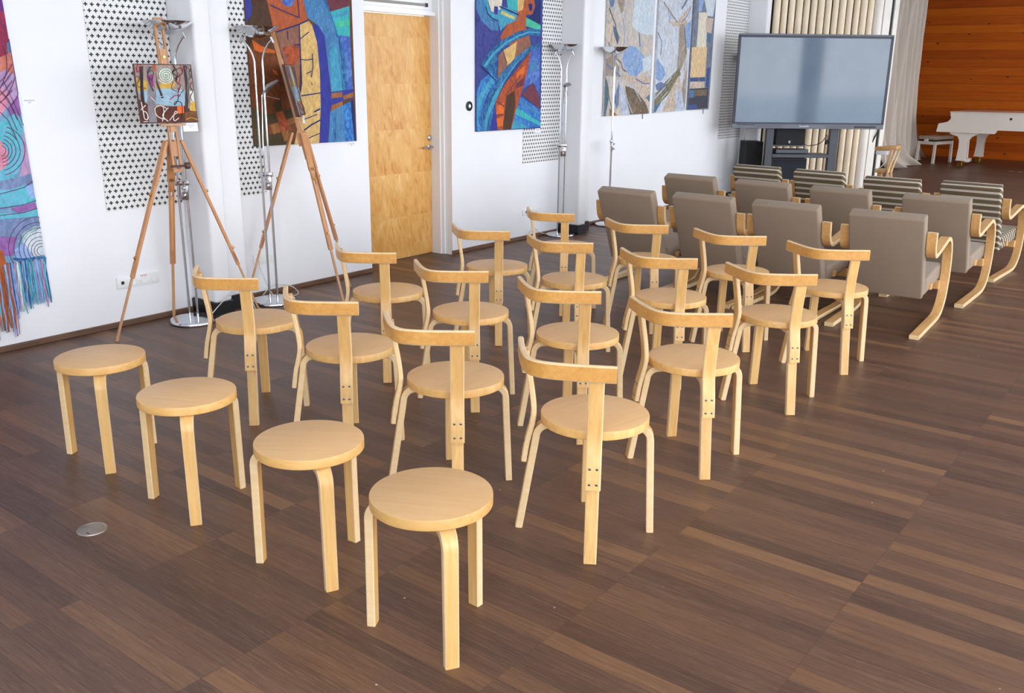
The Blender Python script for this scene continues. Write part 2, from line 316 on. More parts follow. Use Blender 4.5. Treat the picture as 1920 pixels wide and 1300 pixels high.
ART_BIRD=dict(items=[('violet',[(6.497,2.241),(6.866,2.266),(6.839,1.941),(6.582,1.662),(6.5,1.434)]),('sky',[(6.497,2.224),(6.61,2.231),(6.64,2.11),(6.716,2.035),(6.819,2.022),(6.826,1.949),(6.716,1.954),(6.581,2.028),(6.516,2.121)]),('aqua',[(6.61,2.231),(6.662,2.235),(6.7,2.123),(6.761,2.09),(6.819,2.085),(6.81,2.026),(6.715,2.043),(6.64,2.11)]),('cream',[(6.662,2.235),(6.885,2.25),(6.867,2.141),(6.791,2.092),(6.715,2.115)]),('indigo',[(6.763,2.153),(6.813,2.156),(6.829,2.103),(6.783,2.087),(6.757,2.108)]),('aqua',[(6.809,2.111),(6.883,2.16),(7.105,2.127),(7.09,2.048),(6.947,2.009),(6.854,1.951),(6.822,2.022)]),('straw',[(6.868,2.123),(7.074,2.08),(7.058,2.056),(6.852,2.095)]),('teal',[(6.936,2.253),(7.11,2.265),(7.097,2.132),(6.961,2.147)]),('sand',[(7.102,2.265),(7.224,2.273),(7.186,2.15),(7.105,2.126)]),('navy',[(7.348,2.281),(7.464,2.289),(7.469,2.028),(7.237,2.083),(7.353,2.122)]),('orange',[(7.216,2.272),(7.348,2.281),(7.378,2.19),(7.336,2.121),(7.236,2.105),(7.231,2.004),(7.291,1.93),(7.313,1.846),(7.079,1.82),(6.871,1.851),(6.855,1.905),(6.947,2.009),(7.09,2.051),(7.105,2.126),(7.186,2.15)]),('navy',[(7.267,2.2),(7.3,2.213),(7.331,2.201),(7.332,2.154),(7.289,2.14)]),('green',[(7.237,2.086),(7.469,2.028),(7.47,1.98),(7.235,2.008)]),('mauve',[(6.825,1.739),(6.919,1.797),(7.291,1.926),(7.322,1.836),(7.162,1.746),(6.815,1.533)]),('sand',[(6.903,1.787),(7.102,1.867),(7.065,1.697),(6.952,1.656)]),('blue',[(7.328,1.798),(7.468,1.831),(7.473,1.378),(7.371,1.502),(7.202,1.449),(7.265,1.624)]),('sky',[(7.298,1.672),(7.434,1.713),(7.419,1.635),(7.3,1.575)]),('petrol',[(6.574,1.662),(6.717,1.782),(6.902,1.884),(7.108,1.954),(7.289,1.989),(7.467,1.99),(7.465,1.927),(7.291,1.932),(7.077,1.876),(6.871,1.796),(6.813,1.739),(6.799,1.533),(6.627,1.626)]),('aqua',[(6.612,1.649),(6.748,1.765),(6.934,1.862),(7.125,1.929),(7.29,1.964),(7.466,1.966),(7.466,1.954),(7.29,1.951),(7.126,1.91),(6.934,1.839),(6.756,1.738),(6.642,1.631)]),('petrol',[(7.319,1.836),(7.467,1.862),(7.468,1.831),(7.328,1.796),(7.098,1.665),(6.922,1.512),(6.782,1.324),(6.698,1.077),(6.575,1.08),(6.583,1.221),(6.689,1.405),(6.874,1.591),(7.096,1.736)]),('aqua',[(7.081,1.679),(7.163,1.723),(6.938,1.535),(6.798,1.357),(6.69,1.199),(6.644,1.079),(6.621,1.08),(6.644,1.219),(6.766,1.395)]),('cobalt',[(6.499,1.434),(6.582,1.525),(6.718,1.59),(6.815,1.533),(6.658,1.387),(6.575,1.221),(6.574,1.082),(6.516,1.084),(6.498,1.204)]),('aqua',[(6.522,1.37),(6.643,1.479),(6.734,1.553),(6.78,1.54),(6.613,1.378),(6.545,1.249),(6.537,1.157),(6.515,1.204)]),('indigo',[(6.782,1.324),(6.801,1.291),(6.819,1.078),(6.698,1.079)]),('rust',[(6.782,1.327),(6.923,1.488),(7.164,1.67),(7.323,1.793),(7.273,1.633),(7.218,1.478),(7.157,1.372),(7.026,1.08),(6.819,1.082),(6.792,1.244)]),('ember',[(6.798,1.291),(6.909,1.327),(6.91,1.231),(6.807,1.215)]),('ember',[(7.099,1.584),(7.231,1.662),(7.216,1.585),(7.109,1.536)]),('ember',[(6.799,1.186),(6.911,1.202),(6.896,1.116),(6.824,1.109)]),('dkbrown',[(6.948,1.384),(7.07,1.43),(7.088,1.305),(7.018,1.08),(6.896,1.083)]),('plum',[(7.085,1.488),(7.233,1.561),(7.218,1.478),(7.102,1.45)]),('plum',[(7.19,1.391),(7.27,1.449),(7.345,1.502),(7.462,1.378),(7.477,1.253)]),('cobalt',[(7.165,1.376),(7.488,1.247),(7.513,1.087),(7.023,1.08),(7.09,1.236)]),('teal',[(7.106,1.275),(7.502,1.125),(7.511,1.094),(7.082,1.217)]),('sky',[(7.154,1.343),(7.492,1.217),(7.496,1.196),(7.138,1.318)]),('aqua',[(7.061,1.169),(7.314,1.084),(7.026,1.082)])],lines=[('navy',0.012,[(6.836,2.157),(7.122,2.101)]),('navy',0.01,[(6.64,2.146),(6.67,2.086),(6.738,2.049),(6.81,2.035)]),('navy',0.008,[(6.903,1.759),(6.952,1.667)]),('plum',0.012,[(6.798,1.338),(6.925,1.288)]),('plum',0.012,[(6.799,1.215),(6.894,1.217)]),('navy',0.01,[(6.575,1.644),(6.796,1.516)]),('plum',0.01,[(6.94,1.393),(7.166,1.575)])])
ART_TRI_A=dict(items=[('paleblue',[(9.192,2.403),(9.667,2.435),(9.647,2.016),(9.336,2.025),(9.159,2.089)]),('taupe',[(8.798,2.376),(8.983,2.389),(8.979,2.25),(8.922,2.208)]),('slate',[(8.652,2.366),(8.788,2.375),(8.766,2.277),(8.699,2.254)]),('pinkbeige',[(8.65,2.135),(8.782,2.082),(8.846,1.906),(8.667,1.911)]),('steel',[(8.762,2.081),(8.833,2.06),(8.905,1.968),(8.872,1.887),(8.789,1.994)]),('cornflower',[(8.981,1.748),(9.014,1.851),(9.114,1.891),(9.264,1.88),(9.424,1.798),(9.501,1.737),(9.461,1.651),(9.294,1.57),(9.143,1.58),(9.031,1.657)]),('paleblue',[(9.406,1.756),(9.625,1.803),(9.618,1.653),(9.466,1.609)]),('taupe',[(8.611,1.741),(8.776,1.784),(8.949,1.646),(8.935,1.563),(8.634,1.572)]),('pinkbeige',[(8.954,1.589),(9.079,1.585),(9.339,1.555),(9.614,1.583),(9.619,1.48),(9.215,1.491),(9.042,1.533)]),('dkteal',[(8.604,1.572),(8.699,1.492),(8.734,1.339),(8.684,1.153),(8.615,1.153)]),('umber',[(9.068,1.471),(9.263,1.438),(9.545,1.274),(9.616,1.185),(9.619,1.157),(9.203,1.157),(9.101,1.334)]),('mist',[(8.896,1.543),(9.005,1.471),(9.192,1.157),(9.043,1.156),(8.975,1.336)]),('slate',[(8.841,1.337),(8.94,1.512),(8.949,1.284),(8.902,1.222)]),('tan',[(8.758,1.236),(8.928,1.157),(8.764,1.156)]),('pinkbeige',[(9.261,1.459),(9.614,1.478),(9.627,1.251),(9.498,1.296),(9.398,1.406)]),('steel',[(9.538,1.339),(9.618,1.377),(9.624,1.284)])],lines=[('umber',0.02,[(8.67,2.252),(8.811,2.093),(8.866,1.907)]),('umber',0.016,[(8.964,1.707),(8.99,1.646),(9.076,1.616)]),('mist',0.016,[(8.949,1.889),(8.934,1.584)]),('mist',0.012,[(9.089,1.47),(9.263,1.438),(9.455,1.275)]),('umber',0.012,[(8.699,1.492),(8.751,1.328),(8.822,1.193)]),('slate',0.02,[(9.313,2.034),(9.349,1.891)]),('slate',0.02,[(8.644,1.692),(8.787,1.644),(8.956,1.564)]),('umber',0.014,[(8.687,1.911),(8.776,1.784),(8.964,1.707)]),('mist',0.02,[(8.942,2.209),(9.017,2.053),(9.009,1.901)]),('slate',0.014,[(9.275,1.544),(9.478,1.491),(9.602,1.491)]),('umber',0.016,[(8.872,1.337),(8.819,1.234),(8.784,1.163)]),('paleblue',0.02,[(9.455,1.715),(9.551,1.652),(9.604,1.577)]),('umber',0.012,[(9.132,1.46),(9.315,1.353),(9.599,1.196)]),('mist',0.014,[(9.05,1.439),(9.124,1.313),(9.245,1.172)])])
ART_TRI_B=dict(items=[('mist',[(9.896,2.345),(10.138,2.219),(10.0,2.169)]),('slate',[(10.268,2.345),(10.401,2.462),(10.45,2.466),(10.295,2.325)]),('pinkbeige',[(9.95,2.188),(10.167,2.182),(10.511,2.393),(10.569,2.418),(10.356,2.241),(10.545,2.161),(10.293,2.155),(10.125,2.129)]),('taupe',[(10.238,2.158),(10.37,2.175),(10.465,1.821),(10.36,1.655),(10.238,1.592),(10.255,1.883)]),('cornflower',[(10.371,2.131),(10.548,2.228),(10.545,1.891),(10.452,1.911)]),('cornflower',[(9.694,1.545),(9.742,1.775),(9.917,1.678),(9.98,1.59),(9.866,1.513)]),('olivegrey',[(9.697,1.348),(9.939,1.491),(10.308,1.672),(10.356,1.593),(10.052,1.356),(9.781,1.226),(9.705,1.238)]),('slate',[(9.866,1.513),(9.993,1.479),(10.0,1.424),(9.783,1.414),(9.717,1.48)]),('pinkbeige',[(9.929,1.172),(10.14,1.434),(10.318,1.593),(10.39,1.433),(10.248,1.172)]),('mist',[(10.26,1.468),(10.372,1.375),(10.481,1.179),(10.297,1.178),(10.251,1.342)]),('steel',[(9.705,1.238),(9.915,1.29),(9.787,1.17),(9.699,1.165)]),('taupe',[(10.39,1.433),(10.487,1.662),(10.496,1.776),(10.519,1.432),(10.5,1.188)])],lines=[('mist',0.016,[(9.723,1.326),(9.946,1.435),(10.123,1.569)]),('umber',0.02,[(10.371,2.131),(10.435,1.944),(10.465,1.821)]),('cream',0.02,[(10.233,1.479),(10.293,1.502)]),('umber',0.016,[(10.138,2.214),(10.179,2.183)]),('mist',0.012,[(9.911,1.324),(10.046,1.401)]),('taupe',0.02,[(9.833,2.383),(10.035,2.267),(10.165,2.193)]),('slate',0.016,[(9.711,2.05),(9.837,1.958),(9.831,1.807)]),('umber',0.014,[(9.695,1.37),(9.898,1.435),(10.246,1.57)]),('pinkbeige',0.02,[(10.481,1.889),(10.435,1.662),(10.493,1.432)]),('umber',0.012,[(9.73,1.26),(9.954,1.368),(10.315,1.615)]),('slate',0.012,[(10.513,2.382),(10.428,2.267),(10.289,2.183)])])
ART_TRI_C=dict(items=[('cornflower',[(10.701,2.504),(10.845,2.514),(10.805,2.343),(10.715,2.327)]),('paleblue',[(10.832,2.513),(11.187,2.537),(11.117,2.291),(10.96,2.294)]),('cream',[(10.729,2.322),(10.959,2.334),(10.983,1.926),(10.723,1.919)]),('sand2',[(10.58,1.915),(11.01,1.927),(11.011,1.571),(10.597,1.56)]),('indigo2',[(10.597,1.56),(11.012,1.568),(11.019,1.519),(10.588,1.513)]),('umber',[(10.816,1.563),(10.87,1.564),(10.877,1.518),(10.823,1.517)]),('pinkbeige',[(10.588,1.513),(11.014,1.517),(11.013,1.436),(10.576,1.43)]),('dkgrey',[(10.576,1.43),(11.121,1.441),(11.138,1.191),(10.58,1.179)]),('umber',[(10.758,1.417),(11.085,1.42),(11.075,1.343),(10.768,1.342)]),('steel',[(10.579,1.409),(10.745,1.413),(10.744,1.325),(10.581,1.321)]),('indigo2',[(10.577,1.233),(10.837,1.24),(10.845,1.192),(10.579,1.184)]),('pinkbeige',[(10.929,2.27),(11.129,2.269),(11.099,2.093),(10.949,2.108)]),('steel',[(10.979,2.088),(11.102,2.093),(11.105,1.988),(10.995,1.984)]),('indigo2',[(11.044,1.68),(11.131,1.691),(11.126,1.441),(11.041,1.454)])],lines=[])
ART_TAP=dict(items=[('purple',[(2.098,2.057),(2.49,2.091),(2.498,1.918),(2.5,1.872),(2.049,1.75)]),('crimson',[(2.051,1.763),(2.498,1.878),(2.504,1.727),(2.506,1.658),(1.995,1.411)]),('steel',[(2.485,1.713),(2.506,1.719),(2.504,1.644),(2.481,1.643)]),('coral',[(2.0,1.437),(2.507,1.663),(2.513,1.545),(2.469,1.559),(1.97,1.251)]),('lilac',[(1.974,1.278),(2.457,1.573),(2.515,1.54),(2.513,1.446),(2.514,1.388),(2.237,1.296),(1.953,1.144)]),('pink',[(2.297,1.336),(2.414,1.475),(2.457,1.432),(2.427,1.362),(2.342,1.264)]),('purple2',[(2.435,1.361),(2.509,1.437),(2.518,1.331),(2.476,1.303)]),('aqua2',[(1.957,1.171),(2.342,1.264),(2.481,1.34),(2.519,1.302),(2.523,1.199),(2.495,1.082),(2.416,0.984),(2.27,0.966),(1.936,1.036)]),('lilac',[(2.515,1.273),(2.525,1.214),(2.53,0.99),(2.441,0.952),(2.483,1.083)]),('pink',[(2.207,1.1),(2.375,1.2),(2.408,1.132),(2.398,1.059),(2.335,1.02),(2.193,1.002)]),('slate2',[(1.936,1.036),(2.27,0.966),(2.416,0.984),(2.532,1.005),(2.531,0.929),(2.406,0.91),(1.919,0.927)]),('aqua2',[(1.921,0.94),(2.408,0.925),(2.485,0.948),(2.531,0.862),(2.514,0.833),(1.904,0.831)]),('periwinkle',[(2.48,0.934),(2.53,0.945),(2.534,0.862),(2.495,0.866)]),('purple2',[(2.378,0.817),(2.515,0.84),(2.529,0.807),(2.418,0.789)]),('aqua2',[(1.904,0.831),(2.418,0.789),(2.531,0.801),(2.531,0.752),(1.894,0.767)]),('slate2',[(1.895,0.776),(2.532,0.758),(2.531,0.683),(2.426,0.635),(1.888,0.734)]),('pale',[(2.418,0.62),(2.46,0.661),(2.532,0.69),(2.535,0.532),(2.472,0.529)]),('sage',[(2.419,0.667),(2.496,0.703),(2.53,0.699),(2.46,0.661),(2.418,0.62)]),('purple2',[(1.889,0.74),(2.393,0.654),(2.355,0.552),(1.866,0.595)]),('periwinkle',[(2.365,0.581),(2.424,0.62),(2.472,0.529),(2.358,0.53)]),('terracotta',[(1.875,0.651),(2.302,0.59),(2.312,0.497),(2.308,0.389),(1.842,0.44)])],lines=[('maroon',0.0035,[(2.512,0.533),(2.506,0.535),(2.501,0.538),(2.497,0.543),(2.495,0.548),(2.493,0.553),(2.493,0.559),(2.494,0.565),(2.496,0.57),(2.5,0.575),(2.504,0.579),(2.51,0.581),(2.515,0.582),(2.521,0.582),(2.527,0.58)]),('maroon',0.0035,[(2.507,0.52),(2.498,0.524),(2.49,0.529),(2.484,0.536),(2.479,0.544),(2.477,0.553),(2.476,0.563),(2.478,0.572),(2.482,0.581),(2.488,0.588),(2.495,0.594),(2.504,0.598),(2.513,0.6),(2.522,0.6),(2.532,0.597)]),('maroon',0.0035,[(2.502,0.508),(2.49,0.512),(2.479,0.52),(2.47,0.529),(2.464,0.541),(2.461,0.553),(2.46,0.567),(2.463,0.58),(2.468,0.592),(2.476,0.602),(2.486,0.61),(2.498,0.616),(2.511,0.618),(2.524,0.618),(2.536,0.614)]),('maroon',0.0035,[(2.497,0.492),(2.481,0.499),(2.466,0.508),(2.454,0.521),(2.446,0.537),(2.441,0.554),(2.441,0.571),(2.444,0.588),(2.451,0.604),(2.462,0.618),(2.475,0.629),(2.491,0.636),(2.508,0.64),(2.525,0.639),(2.542,0.634)]),('maroon',0.0035,[(2.49,0.475),(2.469,0.483),(2.451,0.495),(2.436,0.512),(2.425,0.532),(2.419,0.554),(2.418,0.576),(2.422,0.598),(2.432,0.619),(2.445,0.636),(2.463,0.651),(2.483,0.66),(2.505,0.665),(2.527,0.664),(2.549,0.658)]),('maroon',0.0035,[(2.483,0.454),(2.457,0.464),(2.433,0.481),(2.414,0.502),(2.401,0.526),(2.393,0.554),(2.392,0.582),(2.398,0.61),(2.409,0.635),(2.427,0.658),(2.448,0.675),(2.474,0.687),(2.501,0.693),(2.529,0.693),(2.556,0.685)]),('maroon',0.0035,[(2.475,0.431),(2.442,0.444),(2.414,0.464),(2.391,0.49),(2.374,0.52),(2.365,0.554),(2.364,0.588),(2.371,0.622),(2.385,0.654),(2.406,0.681),(2.432,0.703),(2.463,0.718),(2.497,0.725),(2.531,0.724),(2.565,0.715)]),('maroon',0.0035,[(2.466,0.409),(2.428,0.424),(2.394,0.447),(2.367,0.478),(2.348,0.514),(2.337,0.554),(2.336,0.595),(2.344,0.635),(2.36,0.672),(2.385,0.704),(2.416,0.73),(2.453,0.748),(2.493,0.757),(2.534,0.756),(2.573,0.746)]),('maroon',0.0035,[(2.38,1.167),(2.385,1.165),(2.389,1.162),(2.393,1.158),(2.396,1.153),(2.397,1.148),(2.398,1.142),(2.397,1.137),(2.396,1.131),(2.393,1.126),(2.39,1.121),(2.385,1.117),(2.381,1.114),(2.375,1.112),(2.37,1.111)]),('maroon',0.0035,[(2.387,1.183),(2.395,1.18),(2.402,1.175),(2.407,1.168),(2.412,1.161),(2.414,1.153),(2.415,1.144),(2.414,1.135),(2.412,1.126),(2.408,1.118),(2.402,1.111),(2.395,1.104),(2.388,1.099),(2.379,1.096),(2.37,1.094)]),('maroon',0.0035,[(2.394,1.2),(2.405,1.195),(2.414,1.188),(2.422,1.179),(2.428,1.169),(2.431,1.158),(2.432,1.146),(2.431,1.133),(2.428,1.121),(2.422,1.11),(2.415,1.1),(2.405,1.091),(2.395,1.084),(2.383,1.079),(2.371,1.076)]),('maroon',0.0035,[(2.402,1.219),(2.416,1.213),(2.428,1.204),(2.439,1.192),(2.446,1.179),(2.451,1.164),(2.453,1.148),(2.451,1.131),(2.447,1.115),(2.439,1.1),(2.429,1.087),(2.417,1.075),(2.403,1.066),(2.387,1.06),(2.371,1.056)]),('maroon',0.0035,[(2.411,1.241),(2.429,1.233),(2.445,1.221),(2.458,1.207),(2.468,1.189),(2.474,1.17),(2.476,1.15),(2.475,1.129),(2.469,1.108),(2.459,1.089),(2.446,1.072),(2.43,1.057),(2.412,1.045),(2.393,1.037),(2.372,1.033)]),('maroon',0.0035,[(2.421,1.266),(2.444,1.256),(2.463,1.241),(2.48,1.223),(2.492,1.202),(2.5,1.178),(2.503,1.152),(2.501,1.126),(2.493,1.101),(2.482,1.077),(2.465,1.055),(2.445,1.037),(2.423,1.022),(2.398,1.012),(2.373,1.007)]),('maroon',0.0035,[(2.415,1.673),(2.418,1.659),(2.42,1.644),(2.421,1.63),(2.42,1.615),(2.419,1.6),(2.416,1.585),(2.412,1.57),(2.407,1.555),(2.401,1.541),(2.393,1.526),(2.385,1.513),(2.376,1.5),(2.366,1.487),(2.355,1.475)]),('maroon',0.0035,[(2.464,1.693),(2.468,1.675),(2.471,1.657),(2.472,1.638),(2.471,1.619),(2.469,1.6),(2.466,1.581),(2.461,1.563),(2.454,1.544),(2.446,1.525),(2.437,1.507),(2.427,1.49),(2.415,1.473),(2.402,1.458),(2.389,1.443)]),('maroon',0.0035,[(2.514,1.713),(2.519,1.691),(2.522,1.669),(2.524,1.647),(2.523,1.624),(2.521,1.601),(2.516,1.578),(2.51,1.555),(2.503,1.532),(2.493,1.51),(2.482,1.488),(2.469,1.467),(2.455,1.447),(2.439,1.428),(2.423,1.409)]),('maroon',0.0035,[(2.565,1.733),(2.571,1.708),(2.575,1.682),(2.576,1.656),(2.576,1.629),(2.573,1.602),(2.568,1.575),(2.561,1.547),(2.552,1.521),(2.54,1.494),(2.527,1.469),(2.512,1.444),(2.495,1.42),(2.477,1.397),(2.457,1.376)]),('maroon',0.0035,[(2.274,1.544),(2.377,1.503),(2.449,1.418),(2.484,1.303)]),('maroon',0.0035,[(2.265,1.489),(2.369,1.447),(2.441,1.361),(2.476,1.245)]),('maroon',0.0035,[(2.257,1.434),(2.36,1.391),(2.433,1.304),(2.468,1.187)]),('maroon',0.004,[(2.371,1.461),(2.452,1.539),(2.498,1.602)]),('maroon',0.004,[(2.366,1.433),(2.447,1.506),(2.492,1.562)]),('maroon',0.004,[(2.361,1.398),(2.441,1.463),(2.485,1.513)]),('maroon',0.004,[(2.356,1.363),(2.435,1.421),(2.478,1.463)]),('maroon',0.004,[(2.174,0.874),(2.347,0.907),(2.467,0.929),(2.532,0.96)]),('maroon',0.004,[(2.166,0.822),(2.335,0.825),(2.454,0.833),(2.529,0.85)]),('maroon',0.004,[(2.162,0.796),(2.33,0.786),(2.448,0.789),(2.532,0.804)]),('petrol',0.012,[(2.352,0.534),(2.411,0.522),(2.471,0.519),(2.539,0.516)]),('maroon',0.003,[(2.425,1.447),(2.469,1.361),(2.502,1.258)]),('maroon',0.003,[(2.435,1.517),(2.475,1.403),(2.515,1.273)])])

# ================================================================== SETTING
WX=-5.422          # face of the long white wall
def slab(name,mats,*boxes):
    bm=bmesh.new()
    for b in boxes: bx(bm,*b)
    return struct(link(name,bm,mats,smooth=False))
slab('floor','floor',(-7.5,4.3,-3.3,21.45,-.12,0))
slab('wall_left','white_paint',(WX-.3,WX,-3.0,5.193,0,4.4),(WX-.3,WX,6.197,13.9,0,4.4),(WX-.3,WX,5.193,6.197,2.36,4.4))
ob=[(-.9+2.3*i,-.9+2.3*i+1.9) for i in range(2)]
eb=[-5.8]+[v for a in ob for v in a]+[4.3]
slab('wall_back','white_paint',(-5.8,4.3,-3.3,-3.0,0,.9),(-5.8,4.3,-3.3,-3.0,3.75,4.4),*[(eb[2*i],eb[2*i+1],-3.3,-3.0,.9,3.75) for i in range(3)])
for i,(a,b) in enumerate(ob):
    bm=bmesh.new(); t=.05
    for q in ((a,a+t,.9,3.75),(b-t,b,.9,3.75),(a+t,b-t,.9,.9+t),(a+t,b-t,3.75-t,3.75),(a+t,b-t,2.6,2.6+t)): bx(bm,q[0],q[1],-3.2,-3.12,q[2],q[3])
    struct(link('window_%d'%(i+11),bm,'white_gloss',smooth=False))  # unseen back windows, added to brighten faces turned to the camera
slab('ceiling','ceil',(-7.5,4.3,-3.3,21.6,4.4,4.55))
slab('wall_stage','stage',(-7.5,4.3,21.3,21.45,0,4.4))
slab('wall_wing','darkback',(-7.5,-7.3,13.9,21.3,0,4.4),(-7.3,WX,13.8,13.9,0,4.4))
# right-hand window wall: sill, head and piers around tall openings
RX=4.0
op=[(-2.4+2.35*i,-2.4+2.35*i+1.95) for i in range(10)]
bxs=[(RX,RX+.3,-3.0,21.3,0,.42),(RX,RX+.3,-3.0,21.3,3.75,4.4)]
e=[-3.0]+[v for a in op for v in a]+[21.3]
bxs+=[(RX,RX+.3,e[2*i],e[2*i+1],.42,3.75) for i in range(len(e)//2)]
slab('wall_right','white_paint',*bxs)
for i,(a,b) in enumerate(op):
    bm=bmesh.new(); t=.05
    for q in ((a,a+t,.42,3.75),(b-t,b,.42,3.75),(a+t,b-t,.42,.42+t),(a+t,b-t,3.75-t,3.75),(a+t,b-t,2.6,2.6+t)): bx(bm,RX+.1,RX+.18,*q)
    struct(link('window_%d'%(i+1),bm,'white_gloss',smooth=False))
bm=bmesh.new(); bx(bm,-40,60,-40,60,-.6,-.4); struct(link('ground_outside',bm,plain('pale_snowy_ground',S(205,210,212),.9)))
bpy.data.objects['ground_outside'].location.x=45
# columns: two-step pilasters with black feet
for y0 in (3.505,7.85,12.235):
    bm=bmesh.new()
    bx(bm,WX-.02,-5.155,y0,y0+.135,0.09,4.4,0,.022,3); bx(bm,WX-.02,-5.255,y0+.10,y0+.345,.09,4.4,0,.022,3)
    bx(bm,WX-.02,-5.15,y0-.004,y0+.138,0,.092,1); bx(bm,WX-.02,-5.25,y0+.1,y0+.348,0,.092,1)
    struct(link('column',bm,['column_paint','base_black']))
for i,(a,b) in enumerate(((-3,3.50),(3.855,5.193),(6.197,7.846),(8.2,12.23))):
    bm=bmesh.new(); bx(bm,WX-.01,WX+.014,a,b,0,.036,0,.004,1)
    o=struct(link('baseboard_left',bm,'brownboard'))
# perforated acoustic panels set on the wall
PERF=[(2.966,3.503,.737,3.6,'white acoustic panel with black cross perforations behind the painting on the easel'),
 (3.86,4.175,.737,3.6,'narrow cross-perforated acoustic panel behind the blue and orange quilt'),
 (7.235,7.848,.748,3.6,'cross-perforated acoustic panel behind the blue quilt right of the door'),
 (11.56,12.232,.782,3.6,'cross-perforated acoustic panel at the far end behind the big screen')]
for a,b,z0,z1,l in PERF:
    bm=bmesh.new(); bx(bm,WX+.002,WX+.0045,a,b,z0,z1)
    tag(ground(link('acoustic_panel',bm,'perf',smooth=False)),l,'acoustic panel','perforated acoustic panels')
# door in its recess
d=empty('door_1',(-5.63,5.69,0)); struct(d)
def kid(name,bm,m,par,**k):
    o=link(name,bm,m,par,**k); o.matrix_parent_inverse=Matrix.Translation(-par.location) if par.parent is None else Matrix.Identity(4)
    return o
bm=bmesh.new(); bx(bm,-5.70,-5.63,5.16,6.160,.004,2.04,0,.003,1); dp=kid('door_panel',bm,'door',d)
bm=bmesh.new()
bx(bm,-5.70,-5.53,6.160,6.197,0,2.36); bx(bm,-5.53,-5.50,6.176,6.197,0,2.36); bx(bm,-5.70,-5.60,5.193,6.16,2.045,2.36); bx(bm,-5.60,-5.585,5.2,6.16,2.09,2.095); bx(bm,-5.60,-5.565,5.193,6.16,2.045,2.075); bx(bm,-5.70,-5.5,5.165,5.193,0,2.36)
kid('door_frame',bm,'white_gloss',d,smooth=False)
bm=bmesh.new(); bx(bm,-5.60,-5.592,5.30,6.09,2.118,2.14); bx(bm,-5.60,-5.588,6.07,6.10,2.114,2.144,1)
kid('vent_slot',bm,[plain('vent_grey',S(150,146,140),.6),'black'],d)
bm=bmesh.new(); lathe(bm,[(0,0),(.024,0),(.024,.008),(.012,.012),(.010,.045),(0,.045)],n=20)
bmesh.ops.transform(bm,matrix=Matrix.Translation((-5.63,6.128,.952))@Matrix.Rotation(PI/2,4,'Y'),verts=bm.verts[:])
tube(bm,[(-5.588,6.132,.952),(-5.586,6.09,.952),(-5.588,6.02,.950)],.009)
kid('door_handle',bm,'steel',d)
bm=bmesh.new(); lathe(bm,[(0,0),(.024,0),(.024,.010),(.014,.016),(0,.016)],n=20)
bmesh.ops.transform(bm,matrix=Matrix.Translation((-5.63,6.135,1.03))@Matrix.Rotation(PI/2,4,'Y'),verts=bm.verts[:])
kid('door_lock',bm,'steel',d)
# ================================================================== TEXTILES ON THE WALL
def art(name,corners,ztop,data,base,label,group=None,th=.012,rag=0.,yrt=None,grow=0.):
    """corners: y left, y right, z left bottom, z right bottom; patches stand a hair proud of the cloth, like applique"""
    yl,yr,zl,zr=corners; mats=[base]; idx={base:0}
    def mi(c):
        if c not in idx: idx[c]=len(mats); mats.append(c)
        return idx[c]
    bm=bmesh.new(); x1=WX+.006+th
    n=14; pts=[]
    for k in range(n+1):
        t=k/n; pts.append((yl+(yr-yl)*t,zl+(zr-zl)*t+rag*math.sin(t*9)))
    yrt=yr if yrt is None else yrt; ye=lambda z: yr+(yrt-yr)*(z-zr)/(ztop-zr)
    prism(bm,pts+[(yrt,ztop),(yl,ztop)],lambda y,z,dd:Vector((dd,y,z)),WX+.006,x1,0)
    zb=lambda y: zl+(zr-zl)*(y-yl)/(yr-yl)
    cl=lambda p:(min(max(p[0]+grow,yl+.001),ye(p[1])-.001),min(max(p[1],zb(p[0])+.001),ztop-.002))
    k=0
    for c,poly in data['items']:
        pp=[cl(p) for p in poly]; q=[]
        for a in pp:
            if not q or (abs(a[0]-q[-1][0])+abs(a[1]-q[-1][1]))>.002: q.append(a)
        if len(q)<3: continue
        k+=1; xx=x1+.00012*k
        f=bm.faces.new([bm.verts.new((xx,a,b)) for a,b in q]); f.material_index=mi(c)
    for c,w,line in data['lines']:
        k+=1; xx=x1+.00012*k
        P=[Vector(cl(p)) for p in line]; L=[];R=[]
        for i,p in enumerate(P):
            t=(P[min(i+1,len(P)-1)]-P[max(i-1,0)]); t=t.normalized() if t.length>1e-6 else Vector((1,0)); nn=Vector((-t.y,t.x))*w/2
            L.append(bm.verts.new((xx,(p+nn).x,(p+nn).y))); R.append(bm.verts.new((xx,(p-nn).x,(p-nn).y)))
        for i in range(len(P)-1): bm.faces.new((L[i],L[i+1],R[i+1],R[i])).material_index=mi(c)
    o=link(name,bm,[Q(c) for c in mats],smooth=False)
    return tag(ground(o),label,'wall hanging',group)
art('quilt',(4.089,5.056,1.073,1.066),2.9,ART_CITY,'base_city','large art quilt with blue, orange and checked patches between column and door')
art('quilt',(6.513,7.50,1.077,1.073),2.9,ART_BIRD,'base_bird','blue art quilt with orange figure and turquoise arcs right of the door')
art('art_panel',(8.647,9.640,1.154,1.158),2.9,ART_TRI_A,'base_tri_a','left panel of the pale triptych, with a blue round shape','triptych panels',.02)
art('art_panel',(9.740,10.539,1.160,1.172),2.9,ART_TRI_B,'base_tri_b','middle panel of the pale triptych, with a tree-like grey stem','triptych panels',.02)
art('art_panel',(10.600,11.172,1.176,1.174),2.9,ART_TRI_C,'base_tri_c','narrow right panel of the pale triptych, with a tan block','triptych panels',.02)
for y,z,l in ((9.52,1.155,'small dark hanging cord under the left triptych panel'),(11.06,1.172,'small dark hanging cord under the right triptych panel')):
    bm=bmesh.new(); tube(bm,[(WX+.006,y,z+.01),(WX+.007,y,z-.055)],.004,6); tag(ground(link('hanging_cord',bm,'black')),l,'cord')
